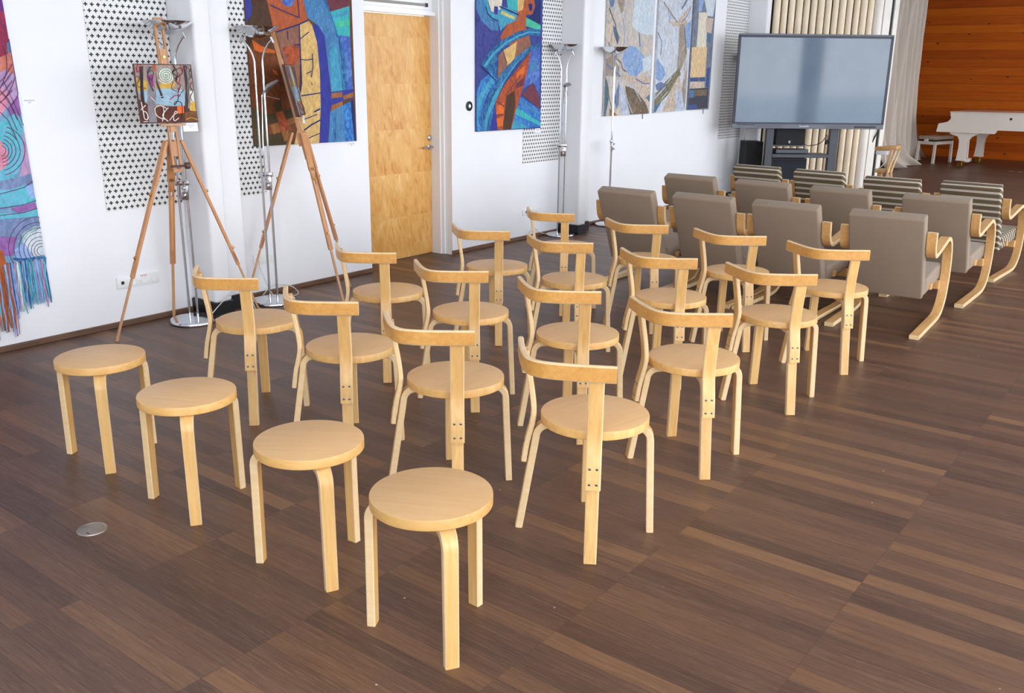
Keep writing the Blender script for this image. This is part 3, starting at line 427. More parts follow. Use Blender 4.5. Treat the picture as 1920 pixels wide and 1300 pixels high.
tp=art('tapestry',(1.55,2.548,.512,.505),2.9,ART_TAP,'base_tap','tall swirling violet and turquoise tapestry with fringe at the far left',yrt=2.477,grow=.012)
# fringe: yarn ends under the tapestry
fm=['aqua','aqua2','periwinkle','lilac','petrol','pale','terracotta','coral']
bm=bmesh.new(); off=tp.location
rr=random.Random(3)
y=1.56
while y<2.55:
    w=rr.uniform(.006,.013); low=.245+rr.uniform(-.025,.03); c=rr.choice([0,1,1,2,2,3,4,5]) if y>2.33 else rr.choice([6,7,6,1,2])
    if y<2.40: low=.105+rr.uniform(-.03,.04)+(y>2.34)*.1
    pts=[Vector((WX+.012+rr.uniform(0,.012),y+rr.uniform(-.004,.004)+.012*t*rr.uniform(-.2,.5),.515+(low-.515)*t)) for t in (0,.2,.4,.6,.8,1.)]
    tube(bm,[p-off for p in pts],[w*.5]*5+[w*.3],5,c); y+=w*.9
link('fringe',bm,[Q(c) for c in fm],tp)
# caption cards
def card(x0,x1,y0,y1,z0,z1,l):
    bm=bmesh.new(); bx(bm,x0,x1,y0,y1,z0,z1)
    h=z1-z0;w=y1-y0
    for k,(a,b) in enumerate(((.12,.9),(.4,.6))):
        zz=z1-h*(.35+.22*k); bx(bm,x1,x1+.0006,y0+w*a,y0+w*b,zz-.003,zz+.003,1)
    return tag(ground(link('caption_card',bm,['cardwhite','cardgrey'],smooth=False)),l,'caption card','caption cards')
card(WX-.001,WX+.003,2.545,2.622,1.373,1.424,'white caption card on the wall beside the swirling tapestry')
card(WX-.001,WX+.003,4.975,5.052,1.008,1.064,'white caption card under the quilt left of the door')
card(WX+.004,WX+.007,7.425,7.515,1.030,1.071,'white caption card under the blue quilt right of the door')
# sockets
def socket(y0,y1,z0,z1,kinds,l,red=False):
    bm=bmesh.new(); bx(bm,WX,WX+.012,y0,y1,z0,z1,0,.004,2); n=len(kinds); w=(y1-y0)/n; zc=(z0+z1)/2
    t=empty('wall_socket',(WX,(y0+y1)/2,z0)); o=link('faceplate',bm,'white_plastic',t); o.matrix_parent_inverse=Matrix.Translation(-t.location)
    for k,q in enumerate(kinds):
        yc=y0+w*(k+.5); b2=bmesh.new()
        if q=='o':
            lathe(b2,[(.024,0),(.024,.004),(.019,.004),(.018,-.008),(0,-.008)],n=24); 
            bmesh.ops.transform(b2,matrix=Matrix.Translation((WX+.012,yc,zc))@Matrix.Rotation(PI/2,4,'Y'),verts=b2.verts[:])
            for dz in (-.009,.009): tube(b2,[(WX+.0035,yc+dz,zc),(WX+.0055,yc+dz,zc)],.003,8,1)
            nm='socket_well'; mm=['white_plastic','black']
        else:
            bx(b2,WX+.012,WX+.0135,yc-.010,yc+.010,zc-.009,zc+.011); nm='data_port'; mm=['black']
        c=link(nm,b2,mm,t); c.matrix_parent_inverse=Matrix.Translation(-t.location)
    if red:
        b2=bmesh.new(); yc=y0+w*2.5
        for k in range(4): bx(b2,WX+.012,WX+.0126,yc-.022+.012*k,yc-.016+.012*k,z1-.014,z1-.005)
        c=link('red_marking',b2,'red',t); c.matrix_parent_inverse=Matrix.Translation(-t.location)
    tag(t,l,'wall socket','white wall sockets')
socket(2.975,3.268,.243,.317,'doo'+'o','white four-gang wall socket strip behind the easel leg, below the acoustic panel',True)
socket(4.02,4.20,.238,.312,'oo','white double wall socket behind the second chrome lamp by the quilt')
socket(7.245,7.54,.237,.300,'doo','white wall socket strip low on the wall right of the door')
socket(11.60,11.76,.215,.285,'oo','small white wall socket at the far end of the wall near the big screen')
# round black wall fitting
bm=bmesh.new(); lathe(bm,[(0,0),(.042,0),(.042,.010),(.030,.014),(.028,.008),(0,.008)],n=28); bmesh.ops.transform(bm,matrix=Matrix.Translation((WX-.002,6.432,1.302))@Matrix.Rotation(PI/2,4,'Y'),verts=bm.verts[:])
t=ground(link('door_buzzer',bm,'black')); tag(t,'round black wall buzzer with pale centre between door and blue quilt','buzzer')
bm=bmesh.new(); lathe(bm,[(0,.0),(.017,.0),(.016,.006),(0,.007)],n=20); bmesh.ops.transform(bm,matrix=Matrix.Translation((.008,0,.042))@Matrix.Rotation(PI/2,4,'Y'),verts=bm.verts[:]); bmesh.ops.translate(bm,vec=(-.007,0,0),verts=bm.verts[:])
link('button',bm,'steel',t)
# ================================================================== FLOOR FITTINGS
bm=bmesh.new(); lathe(bm,[(0,.003),(.040,.003),(.042,.0022),(.044,.0042),(.05,.0035),(.052,0)],n=40); bx(bm,.012,.035,-.03,-.026,.003,.0036,1)
o=link('floor_disc',bm,['disc','black']); o.location=(-2.976,1.438,0); tag(o,'round worn steel disc set in the floor before the stools','floor cap')
bm=bmesh.new()
for k in range(2): lathe(bm,[(0,.006),(.05,.006),(.055,0)],(k*.14,0,0),20)
o=link('floor_socket',bm,'steel'); o.location=(-3.03,18.69,0); tag(o,'pair of small bright metal fittings on the dark stage floor','floor socket')
# ================================================================== STOOLS
def lleg_path(rt,rb,z1,zt=.40,rin=.07,rad=.045):
    pts=[(rin,zt)]
    for k in range(7):
        a=PI/2*k/6; pts.append((rt-rad+rad*math.sin(a),zt-rad+rad*math.cos(a)))
    for k in range(1,5): pts.append((rt+(rb-rt)*k/4,(zt-rad)*(1-k/4)))
    return pts
def rad_place(ang):
    ca,sa=math.cos(ang),math.sin(ang)
    return lambda r,z,c: Vector((r*ca-c*sa,r*sa+c*ca,z))
def seat_obj(R,par,z1=.445,th=.032):
    bm=bmesh.new(); n=64; z0=z1-th; b=.0035
    rings=[[bm.verts.new((r*math.cos(2*PI*k/n),r*math.sin(2*PI*k/n),z)) for k in range(n)] for r,z in ((R-.002,z0),(R,z0+.002),(R,z1-b),(R-.001,z1-.001),(R-b,z1))]
    for i,(a,c) in enumerate(zip(rings,rings[1:])):
        for k in range(n): bm.faces.new((a[k],a[(k+1)%n],c[(k+1)%n],c[k])).material_index=2 if i<2 and ((k*6//n)==4) else (1 if i<3 else 0)
    bm.faces.new(rings[0][::-1]).material_index=1; bm.faces.new(rings[-1]).material_index=0
    return link('seat',bm,['birch_seat','birch_edge','birch'],par)
def make_stool():
    t=empty('stool'); seat_obj(.1746,t)
    for k in range(3):
        bm=bmesh.new(); strip(bm,lleg_path(.182,.186,0),.026,.047,rad_place(k*2*PI/3),0,1,.003,(1.,.86)); link('leg',bm,['birch','birch_cut'],t)
    return t
STOOLS=[(-3.539,1.836,208.7,'round birch stool nearest the white wall'),(-2.876,1.801,204.7,'round birch stool second from the white wall'),(-2.176,1.781,214.3,'round birch stool third from the white wall'),(-1.607,1.738,207.7,'round birch stool closest to the viewer, at the end of the stools')]
s0=make_stool()
for i,(x,y,a,l) in enumerate(STOOLS):
    o=s0 if i==0 else dup(s0); o.location=(x,y,0); o.rotation_euler=(0,0,math.radians(a)); tag(o,l,'stool','birch stools')
# ================================================================== CHAIRS
RA=.7505; FA=.8346
def make_chair():
    t=empty('chair'); seat_obj(.19,t)   # local +x is forward
    for an,rt,rb in ((FA,.196,.212),(-FA,.196,.212),(PI-RA,.205,.262),(PI+RA,.205,.262)):
        bm=bmesh.new(); strip(bm,lleg_path(rt,rb,0),.026,.049,rad_place(an),0,1,.003,(1.,.88)); link('leg',bm,['birch','birch_cut'],t)
    up=[(.2475,.262),(.2365,.335),(.2195,.405),(.2145,.45),(.2185,.50),(.2275,.56),(.2380,.62),(.2440,.672)]
    for sg in (1,-1):
        an=PI-sg*RA; pl=rad_place(an)
        bm=bmesh.new(); strip(bm,[tuple(p)[:2] for p in smoothpath([(a,b,0) for a,b in up],5)],.019,.052,pl,0,1,.0035); u=link('back_support',bm,['birch','birch_cut'],t)
        for z in (.283,.335):
            for c in (-.012,.012):
                r0=.2475+(.2365-.2475)*(z-.262)/.073+.0095
                bm=bmesh.new(); lathe(bm,[(.0048,0),(.0046,.0015),(.002,.0026),(0,.0028)],n=12)
                mt=Matrix.Translation(pl(r0-.0004,z,c))@Matrix.Rotation(an,4,'Z')@Matrix.Rotation(PI/2,4,'Y'); bmesh.ops.transform(bm,matrix=mt,verts=bm.verts[:])
                link('screw',bm,'screw',u)
    # back band: bent round the outside of the two supports
    bm=bmesh.new(); path=[]
    for k in range(49):
        y=-.233+.466*k/48; q=math.sqrt(.0049+.81*y*y); x=-.379+q; tn=Vector((.81*y/q,1.)).normalized()
        path.append((x+tn.y*.010,y-tn.x*.010))
    strip(bm,path,.020,.0565,lambda x,y,c:Vector((x*(1+.0*c),y,.670+c)),0,1,.005); link('backrest',bm,['birch_back','birch_cut'],t)
    return t
CH={'A1':(-3.54,2.626,90.5),'A2':(-2.873,2.607,89.3),'A3':(-2.241,2.574,89.4),'A4':(-1.595,2.573,79.2),'B1':(-3.494,3.458,88.8),'B2':(-2.858,3.401,91.4),'B3':(-2.219,3.402,87.1),'B4':(-1.632,3.404,89.3),
'C1':(-3.465,4.376,88.1),'C2':(-2.883,4.367,88.),'C3':(-2.241,4.338,87.6),'C4':(-1.642,4.346,89.8),'D1':(-3.539,5.236,79.2),'D2':(-2.871,5.2,88.4),'D3':(-2.249,5.207,89.5),'D4':(-1.643,5.149,88.7)}
ROWN={'A':'the row next to the stools','B':'the second row from the stools','C':'the third row from the stools','D':'the row next to grey armchairs'}
COLN={'1':'at the wall end of','2':'second from the wall in','3':'third from the wall in','4':'at the aisle end of'}
c0=make_chair()
for i,(k,(x,y,a)) in enumerate(CH.items()):
    o=c0 if i==0 else dup(c0); o.location=(x,y,0); o.rotation_euler=(0,0,math.radians(a))
    tag(o,'round-seated birch chair %s %s'%(COLN[k[1]],ROWN[k[0]]),'chair','round birch chairs in rows')
# ================================================================== ARMCHAIRS (local +y forward, y=0 at the skid tips)
def make_armchair(fab):
    t=empty('armchair')
    pa=[(0.005,.016),(.35,.016),(.55,.017),(.655,.026),(.735,.058),(.790,.115),(.818,.19),(.826,.28),(.815,.37),(.785,.45),(.735,.515),(.675,.549),(.610,.556),(.545,.546),(.40,.522),(.285,.503),(.228,.503),(.185,.528),(.162,.575),(.150,.66)]
    path=[tuple(p)[:2] for p in smoothpath([(a,b,0) for a,b in pa],4)]
    for sg in (-1,1):
        bm=bmesh.new(); strip(bm,path,(.029),.060,lambda y,z,c,sg=sg:Vector((sg*.265+c,y,z)),0,1,.003); link('arm_frame',bm,['arm_birch','birch_cut'],t)
    W=.462
    lean=math.atan2(.25,.55); R=Matrix.Rotation(lean,3,'X')
    bm=bmesh.new(); Lb=.60; th=.085
    box(bm,(0,0,Lb/2),(W,th,Lb),None,0,.014,3)
    bmesh.ops.translate(bm,vec=(0,th/2,0),verts=bm.verts[:])
    b=link('back_cushion',bm,fab,t); b.location=(0,.285,.198); b.rotation_euler=(lean,0,0)
    bm=bmesh.new(); box(bm,(0,0,0),(W,.50,.108),None,0,.018,3)
    s=link('seat_cushion',bm,fab,t); s.location=(0,.605,.285); s.rotation_euler=(.078,0,0)
    for y,z,h in ((.78,.213,.03),(.50,.252,.022)):
        bm=bmesh.new(); bx(bm,-.246,.246,y-.02,y+.02,z-h,z+h,0,.004,1); link('cross_rail',bm,'arm_birch',t)
    return t
AC=[('g',-3.487,5.87,0,'taupe upholstered armchair at the wall end of the row next to birch chairs'),('g',-2.893,5.93,0,'taupe upholstered armchair second from the wall in the row next to birch chairs'),
 ('g',-2.29,5.94,0,'taupe upholstered armchair third from the wall in the row next to birch chairs'),('g',-1.622,5.935,3.,'taupe upholstered armchair at the aisle end of the row next to birch chairs'),
 ('g',-3.58,7.08,0,'taupe upholstered armchair at the wall end of the middle armchair row'),('g',-2.93,7.06,-2.,'taupe upholstered armchair second from the wall in the middle armchair row'),
 ('g',-2.30,7.04,-3,'taupe upholstered armchair third from the wall in the middle armchair row'),('g',-1.60,7.03,0,'taupe upholstered armchair at the aisle end of the middle armchair row'),
 ('s',-3.51,8.30,-3,'olive striped armchair at the wall end, nearest the white wall'),('s',-2.90,8.26,-3,'olive striped armchair second from the white wall'),
 ('s',-2.21,8.09,-1,'olive striped armchair third from the white wall'),('s',-1.61,8.15,-3,'olive striped armchair at the aisle end, farthest from the white wall')]
pr={}
for f,x,y,a,l in AC:
    if f not in pr: pr[f]=o=make_armchair('grey_fab' if f=='g' else 'stripe')
    else: o=dup(pr[f])
    o.location=(x,y-.01,0); o.rotation_euler=(0,0,math.radians(a)); tag(o,l,'armchair','taupe armchairs' if f=='g' else 'striped armchairs')

# ================================================================== FLOOR LAMPS
def make_lamp(loc,rz,label,shade=None,cord=None,sp=.030,half=.10,ck=0.):
    """twin-pole chrome uplighter; local x is the line through the two poles"""
    t=empty('floor_lamp',loc,rz)
    bm=bmesh.new(); lathe(bm,[(0,0),(.150,0),(.155,.006),(.155,.014),(.148,.024),(.06,.031),(0,.032)],n=48); link('base',bm,'chrome',t)
    for sg in (-1,1):
        bm=bmesh.new(); tube(bm,[(sg*sp*.92,0,.028),(sg*sp*.92,0,.90)],.0082,12); link('pole',bm,'chrome',t)
        bm=bmesh.new(); tube(bm,smoothpath([(sg*sp*.9,0,.86),(sg*sp*.9,0,1.2),(sg*sp*.9,0,1.55),(sg*sp*1.0,0,1.66),(sg*half*.62,0,1.735),(sg*half,0,1.782)],6),.0070,12)
        p=Vector((sg*half,0,1.782)); tube(bm,[p+Vector((-sg*.006,0,.013)),p+Vector((sg*.010,0,-.022))],.009,12); link('bent_rod',bm,'chrome',t)
    bm=bmesh.new(); box(bm,(0,0,.90+ck),(.098,.03,.03),None,0,.004); box(bm,(.012,0,.845+ck),(.055,.026,.10),None,0,.004)
    c=link('clamp',bm,'chrome',t)
    for z in (.872+ck,.822+ck):
        bm=bmesh.new(); tube(bm,[(.014,-.012,z),(.014,-.034,z)],.010,14); link('clamp_knob',bm,'chrome',c)
    bm=bmesh.new(); lathe(bm,[(0,1.782),(.028,1.783),(.060,1.797),(.105,1.822),(.147,1.857),(.149,1.859),(.146,1.860),(.104,1.829),(.058,1.804),(.02,1.795),(0,1.795)],n=48); link('bowl_shade',bm,'chrome',t)
    if shade:
        x,y,z,tilt=shade
        bm=bmesh.new(); tube(bm,smoothpath([(0,-.012,.88),(0,-.015,1.1),(x*.25,y*.3,z-.16),(x*.6,y*.6,z-.03)],6),.0045,8); arm=link('reading_arm',bm,'chrome',t)
        bm=bmesh.new(); n=20; prof=[(0,0),(.2,.030),(.45,.042),(.75,.030),(1.,.004)]
        L=.15
        for lay in (0,):
            a=[];b=[];m=[]
            for u,w in prof:
                a.append(bm.verts.new((u*L,-w,.012*(1-abs(2*u-1))-.012))); m.append(bm.verts.new((u*L,0,.030*(1-abs(2*u-1))))); b.append(bm.verts.new((u*L,w,.012*(1-abs(2*u-1))-.012)))
            for i in range(len(prof)-1): bm.faces.new((a[i],a[i+1],m[i+1],m[i])); bm.faces.new((m[i],m[i+1],b[i+1],b[i]))
        bmesh.ops.remove_doubles(bm,verts=bm.verts[:],dist=1e-5)
        bmesh.ops.solidify(bm,geom=bm.faces[:],thickness=.003)
        tube(bm,[(.0,0,0),(.07,.0,-.10)],.003,6)
        h=link('reading_shade',bm,'steel',arm); h.location=(x*.6,y*.6,z-.03); h.rotation_euler=(0,-tilt,math.atan2(y,x))
    if cord:
        bm=bmesh.new(); tube(bm,smoothpath([(p[0],p[1],p[2]) for p in cord],8),.0032,6); k=link('power_cord',bm,'cord',t); k.matrix_parent_inverse=(Matrix.Translation(loc)@Matrix.Rotation(rz,4,'Z')).inverted()
    return tag(t,label,'floor lamp','chrome twin-pole floor lamps')
make_lamp((-5.175,3.345,0),math.radians(32),'chrome floor lamp behind the easel with the square painting, next to first column',None,[(-5.12,3.43,.03),(-5.10,3.5,.10),(-5.12,3.60,.14),(-5.13,3.72,.13),(-5.12,3.77,.06),(-5.10,3.78,.006),(-5.12,3.83,.005)])
make_lamp((-5.205,4.015,0),math.radians(35),'chrome floor lamp with leaf-shaped reading shade before the blue and orange quilt',(.015,.0,1.455,.75),[(-5.26,4.02,.02),(-5.32,3.95,.008),(-5.37,4.03,.006),(-5.385,4.15,.07),(-5.36,4.29,.05),(-5.28,4.30,.006),(-5.24,4.20,.006),(-5.3,4.1,.006),(-5.39,4.06,.2),(-5.40,4.06,.27)])
make_lamp((-5.285,7.71,0),math.radians(30),'chrome floor lamp beside the second column, right of the blue quilt',(.02,-.04,1.50,.2),[(-5.36,7.6,.01),(-5.40,7.5,.05),(-5.39,7.42,.09),(-5.39,7.3,.05),(-5.36,7.33,.006),(-5.38,7.45,.006)],.030,.085)
make_lamp((-5.255,8.60,0),math.radians(115),'chrome floor lamp standing before the pale triptych',None,None,.030,.085)
make_lamp((-5.255,11.98,0),math.radians(60),'chrome floor lamp half hidden behind the big screen, only its poles showing',ck=.14)
# ================================================================== EASELS
def make_easel(apex,feet,front,lean,topz,ledge_z,label,knobside=1):
    A=Vector(apex); t=empty('easel',(A.x,A.y,0))
    mp=Matrix.Translation((-A.x,-A.y,0)); f=Vector((math.cos(front),math.sin(front),0)); s=Vector((-f.y,f.x,0))
    def put(name,bm,m,par=t):
        bmesh.ops.transform(bm,matrix=mp,verts=bm.verts[:]); return link(name,bm,m,par)
    ax=(Vector((0,0,1))-f*math.tan(lean)).normalized()
    at=lambda z: A+ax*((z-A.z)/ax.z)
    m0,m1=at(A.z-.17)+f*.012,at(topz)+f*.012
    bm=bmesh.new()
    for q in (-1,1): beam(bm,m0+s*q*.022,m1+s*q*.022,.013,.022,s)
    beam(bm,m1+s*-.0285,m1+s*.0285,.022,.014,f); beam(bm,m0+s*-.0285,m0+s*.0285,.022,.02,f)
    mast=put('mast',bm,'easel_wood')
    zc=topz-.215; bm=bmesh.new(); beam(bm,at(zc-.05)+f*.013,at(zc+.045)+f*.013,.036,.030,s); cl=put('canvas_clamp',bm,'easel_light')
    bm=bmesh.new(); tube(bm,[at(zc)+f*.028,at(zc)+f*.040],.008,12); put('clamp_screw',bm,'brass',cl)
    bm=bmesh.new(); c=at(ledge_z); beam(bm,c-s*.075+f*.033,c+s*.075+f*.033,.014,.03,Vector((0,0,1))); beam(bm,c+ax*-.045+f*.022,c+f*.022,.03,.012,s); lg=put('canvas_ledge',bm,'easel_light')
    hub=bmesh.new(); beam(hub,A-ax*.09,A+ax*.0,.05,.034,s); hb=put('hub',hub,'easel_wood')
    bm=bmesh.new(); p=A-ax*.145+f*.03; tube(bm,[p-s*.045,p+s*.045],.007,10); tube(bm,[p+s*.045*knobside,p+s*.07*knobside],.020,14); put('tilt_knob',bm,plain('dark_knob',S(92,62,52),.4) if 'dark_knob' not in bpy.data.materials else bpy.data.materials['dark_knob'],hb)
    for F in feet:
        F=Vector(F); d=(F-A); side=Vector((-d.y,d.x,0)).normalized(); out=Vector((d.x,d.y,0)).normalized()
        a=A+out*.048+Vector((0,0,.005)); d=F-a
        bm=bmesh.new(); beam(bm,a,a+d*.22,.046,.017,side); beam(bm,a+d*.2,a+d*.27,.034,.017,side)
        for q in (-1,1): beam(bm,a+d*.24+side*q*.0115,a+d*.66+side*q*.0115,.010,.017,side)
        beam(bm,a+d*.60,a+d*.68,.033,.019,side); leg=put('leg',bm,'easel_wood')
        bm=bmesh.new(); beam(bm,a+d*.30,F-d.normalized()*.006,.017,.012,side); beam(bm,F-d.normalized()*.03,F,.018,.013,side); put('leg_extension',bm,'easel_light',leg)
        for q in (.27,.585):
            p=a+d*q; bm=bmesh.new(); n=side.cross(d.normalized()); n=n if n.dot(out)>0 else -n
            tube(bm,[p+n*.007,p+n*.018],.009,12); tube(bm,[p+n*.018,p+n*.022],.005,8); put('brass_knob',bm,'brass',leg)
    return tag(t,label,'easel','wooden tripod easels'),at,f,s,ax
e1,at1,f1,s1,ax1=make_easel((-5.08,3.25,1.165),[(-5.125,2.772,0),(-5.385,3.33,0),(-4.905,3.685,0)],math.radians(-14),math.radians(6.8),1.868,1.265,'wooden tripod easel holding a square painting left of the first column')
e2,at2,f2,s2,ax2=make_easel((-5.205,4.32,1.165),[(-5.375,3.905,0),(-4.79,4.30,0),(-5.155,4.70,0)],math.radians(42),math.radians(12.5),1.83,1.27,'wooden tripod easel seen from the side before the blue and orange quilt')
# ---- small square paintings on the easels
def mapq(pts):
    o=[]
    for x,y in pts:
        v=(y-608)/632; xl=45+73*v; xr=693+59*v; o.append(((x-xl)/(xr-xl),1-v))
    return o
PAT=[('blush',[(45,608),(693,608),(752,1240),(118,1240)]),('ochre',[(60,760),(290,820),(290,905),(85,905)]),('ochre',[(340,815),(520,800),(460,880),(300,885)]),
('water',[(85,900),(380,870),(610,885),(610,1055),(480,1065),(300,1035),(165,1010)]),('walnut',[(95,985),(240,1060),(600,1060),(735,1130),(752,1240),(118,1240)]),
('orange',[(255,612),(292,612),(282,690),(255,675)]),('treegrey',[(190,630),(252,640),(290,940),(270,1060),(292,1240),(205,1240),(190,1000),(200,800)]),('magenta',[(190,740),(250,715),(265,850),(235,845)]),
('bark',[(115,640),(155,630),(150,850),(162,1040),(118,1000)]),('bark',[(285,620),(300,780),(372,970),(345,978),(295,820)]),('moon',[(330,640),(450,650),(480,740),(440,810),(360,800),(320,730)]),
('bark',[(605,615),(640,625),(657,800),(650,1000),(630,1125),(600,1110),(620,900)]),('flame',[(515,1060),(592,1055),(592,1138),(520,1142)]),('ochre',[(660,1020),(732,1015),(740,1120),(660,1112)]),('chalk',[(662,900),(712,895),(722,1010),(670,1022)]),
('tanbrown',[(600,1130),(742,1115),(752,1238),(600,1238)])]
sp=[(400+r*math.cos(a),732+r*.95*math.sin(a)) for a,r in ((k*.33,8+k*1.28) for k in range(66))]
PLN=[('moonwhite',.013,sp),('black_thread',.012,[(490,620),(530,700),(520,800),(560,830),(540,900),(525,1000),(485,1050),(500,1015),(560,1020),(575,1100),(560,1200)]),('red_thread',.014,[(440,990),(490,950),(530,940),(535,860)]),
('black_thread',.012,[(470,700),(560,650),(590,700),(500,760),(480,690)]),('red_thread',.014,[(70,650),(100,700),(130,630),(90,620),(80,700)]),('red_thread',.014,[(570,620),(590,690),(600,630)]),('black_thread',.012,[(600,880),(560,930),(540,960)]),
('black_thread',.012,[(690,800),(670,850),(700,900),(670,960),(690,1010)]),('bark',.010,[(480,800),(460,870),(520,900)]),('bark',.010,[(640,630),(690,700),(660,780)]),('black_thread',.010,[(195,720),(230,680),(265,700),(240,780),(200,740)]),('bark',.012,[(75,740),(110,760),(80,840),(180,870)]),
('chalk',.016,[(120,1010),(140,1120),(155,1195),(190,1190),(178,1130),(140,1110)]),('chalk',.014,[(108,1100),(168,1048)]),('chalk',.014,[(395,1085),(330,1055),(270,1080),(280,1150),(330,1190),(380,1200)]),('chalk',.014,[(355,1060),(365,1120),(345,1225)]),('chalk',.014,[(415,1075),(350,1160),(410,1225)]),
('chalk',.014,[(425,1215),(470,1160),(515,1130),(490,1120),(470,1180),(480,1220),(530,1190)]),('chalk',.012,[(225,960),(270,1010)]),('chalk',.012,[(140,1225),(190,1220)]),('black_thread',.014,[(480,620),(500,660),(470,700),(520,740),(500,790)]),('black_thread',.016,[(110,640),(135,760),(125,900),(150,1030)]),('bark',.018,[(240,640),(200,700),(220,820),(260,900)]),('treegrey',.012,[(620,640),(645,760),(635,900),(650,1010)]),('black_thread',.012,[(700,640),(660,700),(690,760)]),('red_thread',.012,[(530,830),(560,760),(540,700)]),('mist',.010,[(320,960),(380,950),(440,960)]),('mist',.010,[(330,1010),(400,1000),(470,1015)]),('mist',.010,[(480,920),(540,930),(590,920)]),('tanbrown',.02,[(620,1180),(680,1150),(730,1190)]),('ochre',.012,[(610,1210),(670,1190),(740,1215)])]
def painting(at,f,s,ax,z0,size,label,shift=0.):
    """square canvas leaning on the easel mast; u runs to the viewer's right"""
    o=at(z0)+f*.040; U=-s if False else s; Nn=ax.cross(s)
    Nn=Nn if Nn.dot(f)>0 else -Nn
    pos=lambda u,v,d: o+U*((u-.5)*size+shift)+ax*(v*size)+Nn*d
    mats=['painting_edge'];idx={}
    def mi(c):
        if c not in idx: idx[c]=len(mats); mats.append(Q(c))
        return idx[c]
    bm=bmesh.new(); prism(bm,[(0,0),(1,0),(1,1),(0,1)],pos,0,.018,0)
    k=0; cl=lambda p:(min(max(p[0],.015),.985),min(max(p[1],.015),.985))
    for c,pp in PAT:
        k+=1; bm.faces.new([bm.verts.new(pos(*cl(q),.018+.0002*k)) for q in mapq(pp)]).material_index=mi(c)
    for c,w,ln in PLN:
        k+=1; P=[Vector(cl(q)) for q in mapq([tuple(q)[:2] for q in smoothpath([(a,b,0) for a,b in ln],4 if len(ln)<30 else 1)])]; a=[];b=[]
        for i,p in enumerate(P):
            tt=(P[min(i+1,len(P)-1)]-P[max(i-1,0)]); tt=tt.normalized() if tt.length>1e-6 else Vector((1,0)); n=Vector((-tt.y,tt.x))*w/2
            q1,q2=cl(p+n),cl(p-n); a.append(bm.verts.new(pos(*q1,.018+.0002*k))); b.append(bm.verts.new(pos(*q2,.018+.0002*k)))
        for i in range(len(P)-1): bm.faces.new((a[i],a[i+1],b[i+1],b[i])).material_index=mi(c)
    return tag(ground(link('painting',bm,mats,smooth=False)),label,'painting'),pos
p1,pos1=painting(at1,f1,s1,ax1,1.275,.338,'square woodland painting with white spiral moon, facing out from its easel',-.022)
p2,pos2=painting(at2,f2,s2,ax2,1.28,.35,'square painting on the second easel, seen almost edge-on')
def hang_card(pos,u0,u1,v0,v1,l):
    bm=bmesh.new(); prism(bm,[(u0,v0),(u1,v0),(u1,v1),(u0,v1)],pos,.0,.002,0)
    w=u1-u0;h=v1-v0
    for k,(a,b) in enumerate(((.3,.78),(.42,.6))):
        y=v1-h*(.3+.22*k); prism(bm,[(u0+w*a,y-.006),(u0+w*b,y-.006),(u0+w*b,y+.006),(u0+w*a,y+.006)],pos,.002,.0026,1)
    tag(ground(link('caption_card',bm,['cardwhite','cardgrey'],smooth=False)),l,'caption card','caption cards')
hang_card(pos1,.735,1.0,-.155,-.004,'white caption card hanging under the square woodland painting')
hang_card(pos2,.70,.98,-.16,-.004,'white caption card hanging under the edge-on painting of the second easel')
# ================================================================== BIG SCREEN (local x along the screen, -y towards the viewer)
tr=math.radians(39.6); TL=(-5.107,11.3)
tv=empty('display_screen',(TL[0],TL[1],0),tr)
def tvbox(name,m,*bs,par=tv,bev=.004,sm=True):
    bm=bmesh.new()
    for b in bs: bx(bm,*b[:6],b[6] if len(b)>6 else 0,bev,1)
    return link(name,bm,m,par,smooth=sm)
W=1.965
tvbox('housing','charcoal',(0.01,W-.01,.012,.085,1.0,2.085))
tvbox('bezel',['tvgrey','tvdark'],(0,W,-.008,.02,2.078,2.100,0),(0,W,-.006,.02,2.054,2.078,1),(0,.028,-.006,.02,1.0,2.078,1),(W-.034,W,-.006,.02,1.0,2.078,1),(0,W,-.006,.02,1.0,1.022,1),bev=.003)
tvbox('screen_panel','screen',(.026,W-.032,.0,.012,1.02,2.056),bev=0)
g=tvbox('control_bar',['tvgrey'],(-.015,W-.008,-.022,.03,.945,1.003))
bs=[(.05+.022*k,.05+.022*k+.015,-.0235,-.02,.985,.997) for k in range(6)]+[(.19+.02*k,.19+.02*k+.013,-.0235,-.02,.983,.995) for k in range(5)]
tvbox('port_row','black',*bs,par=g,bev=0,sm=False)
tvbox('speaker_grille','tvgrille',(.31,.63,-.0235,-.02,.958,.990),par=g,bev=0,sm=False); tvbox('speaker_grille','tvgrille',(1.20,1.54,-.0235,-.02,.958,.990),par=g,bev=0,sm=False)
tvbox('slot_strip','black',(1.57,1.86,-.0235,-.02,.960,.985),par=g,bev=0,sm=False)
# blurred white maker's mark: upright strokes
bs=[]; x=.865
for w_,h_,gap in ((.006,.022,.006),(.012,.006,-.012),(.006,.016,.010),(.012,.012,.006),(.012,.012,.006),(.006,.022,.008),(.010,.014,.004)):
    bs.append((x,x+w_,-.0236,-.02,.968,.968+h_)); x+=w_+gap+.004
tvbox('maker_mark','white_plastic',*bs,par=g,bev=0,sm=False)
for a,b in ((.478,.575),(1.315,1.43)): tvbox('stand_post','charcoal',(a,b,.085,.155,.03,1.5))
tvbox('stand_foot','charcoal',(.47,.58,-.20,.46,0.0,.05)); tvbox('stand_foot','charcoal',(1.31,1.435,-.20,.46,0,.05))
tvbox('stand_shelf','charcoal',(.575,1.315,.075,.34,.570,.617)); tvbox('stand_shelf','charcoal',(.575,1.00,.10,.34,.712,.734))
tag(tv,'big blank presentation screen on a dark grey stand','screen')
def tvpt(x,y,z): return Vector((TL[0]+x*math.cos(tr)-y*math.sin(tr),TL[1]+x*math.sin(tr)+y*math.cos(tr),z))
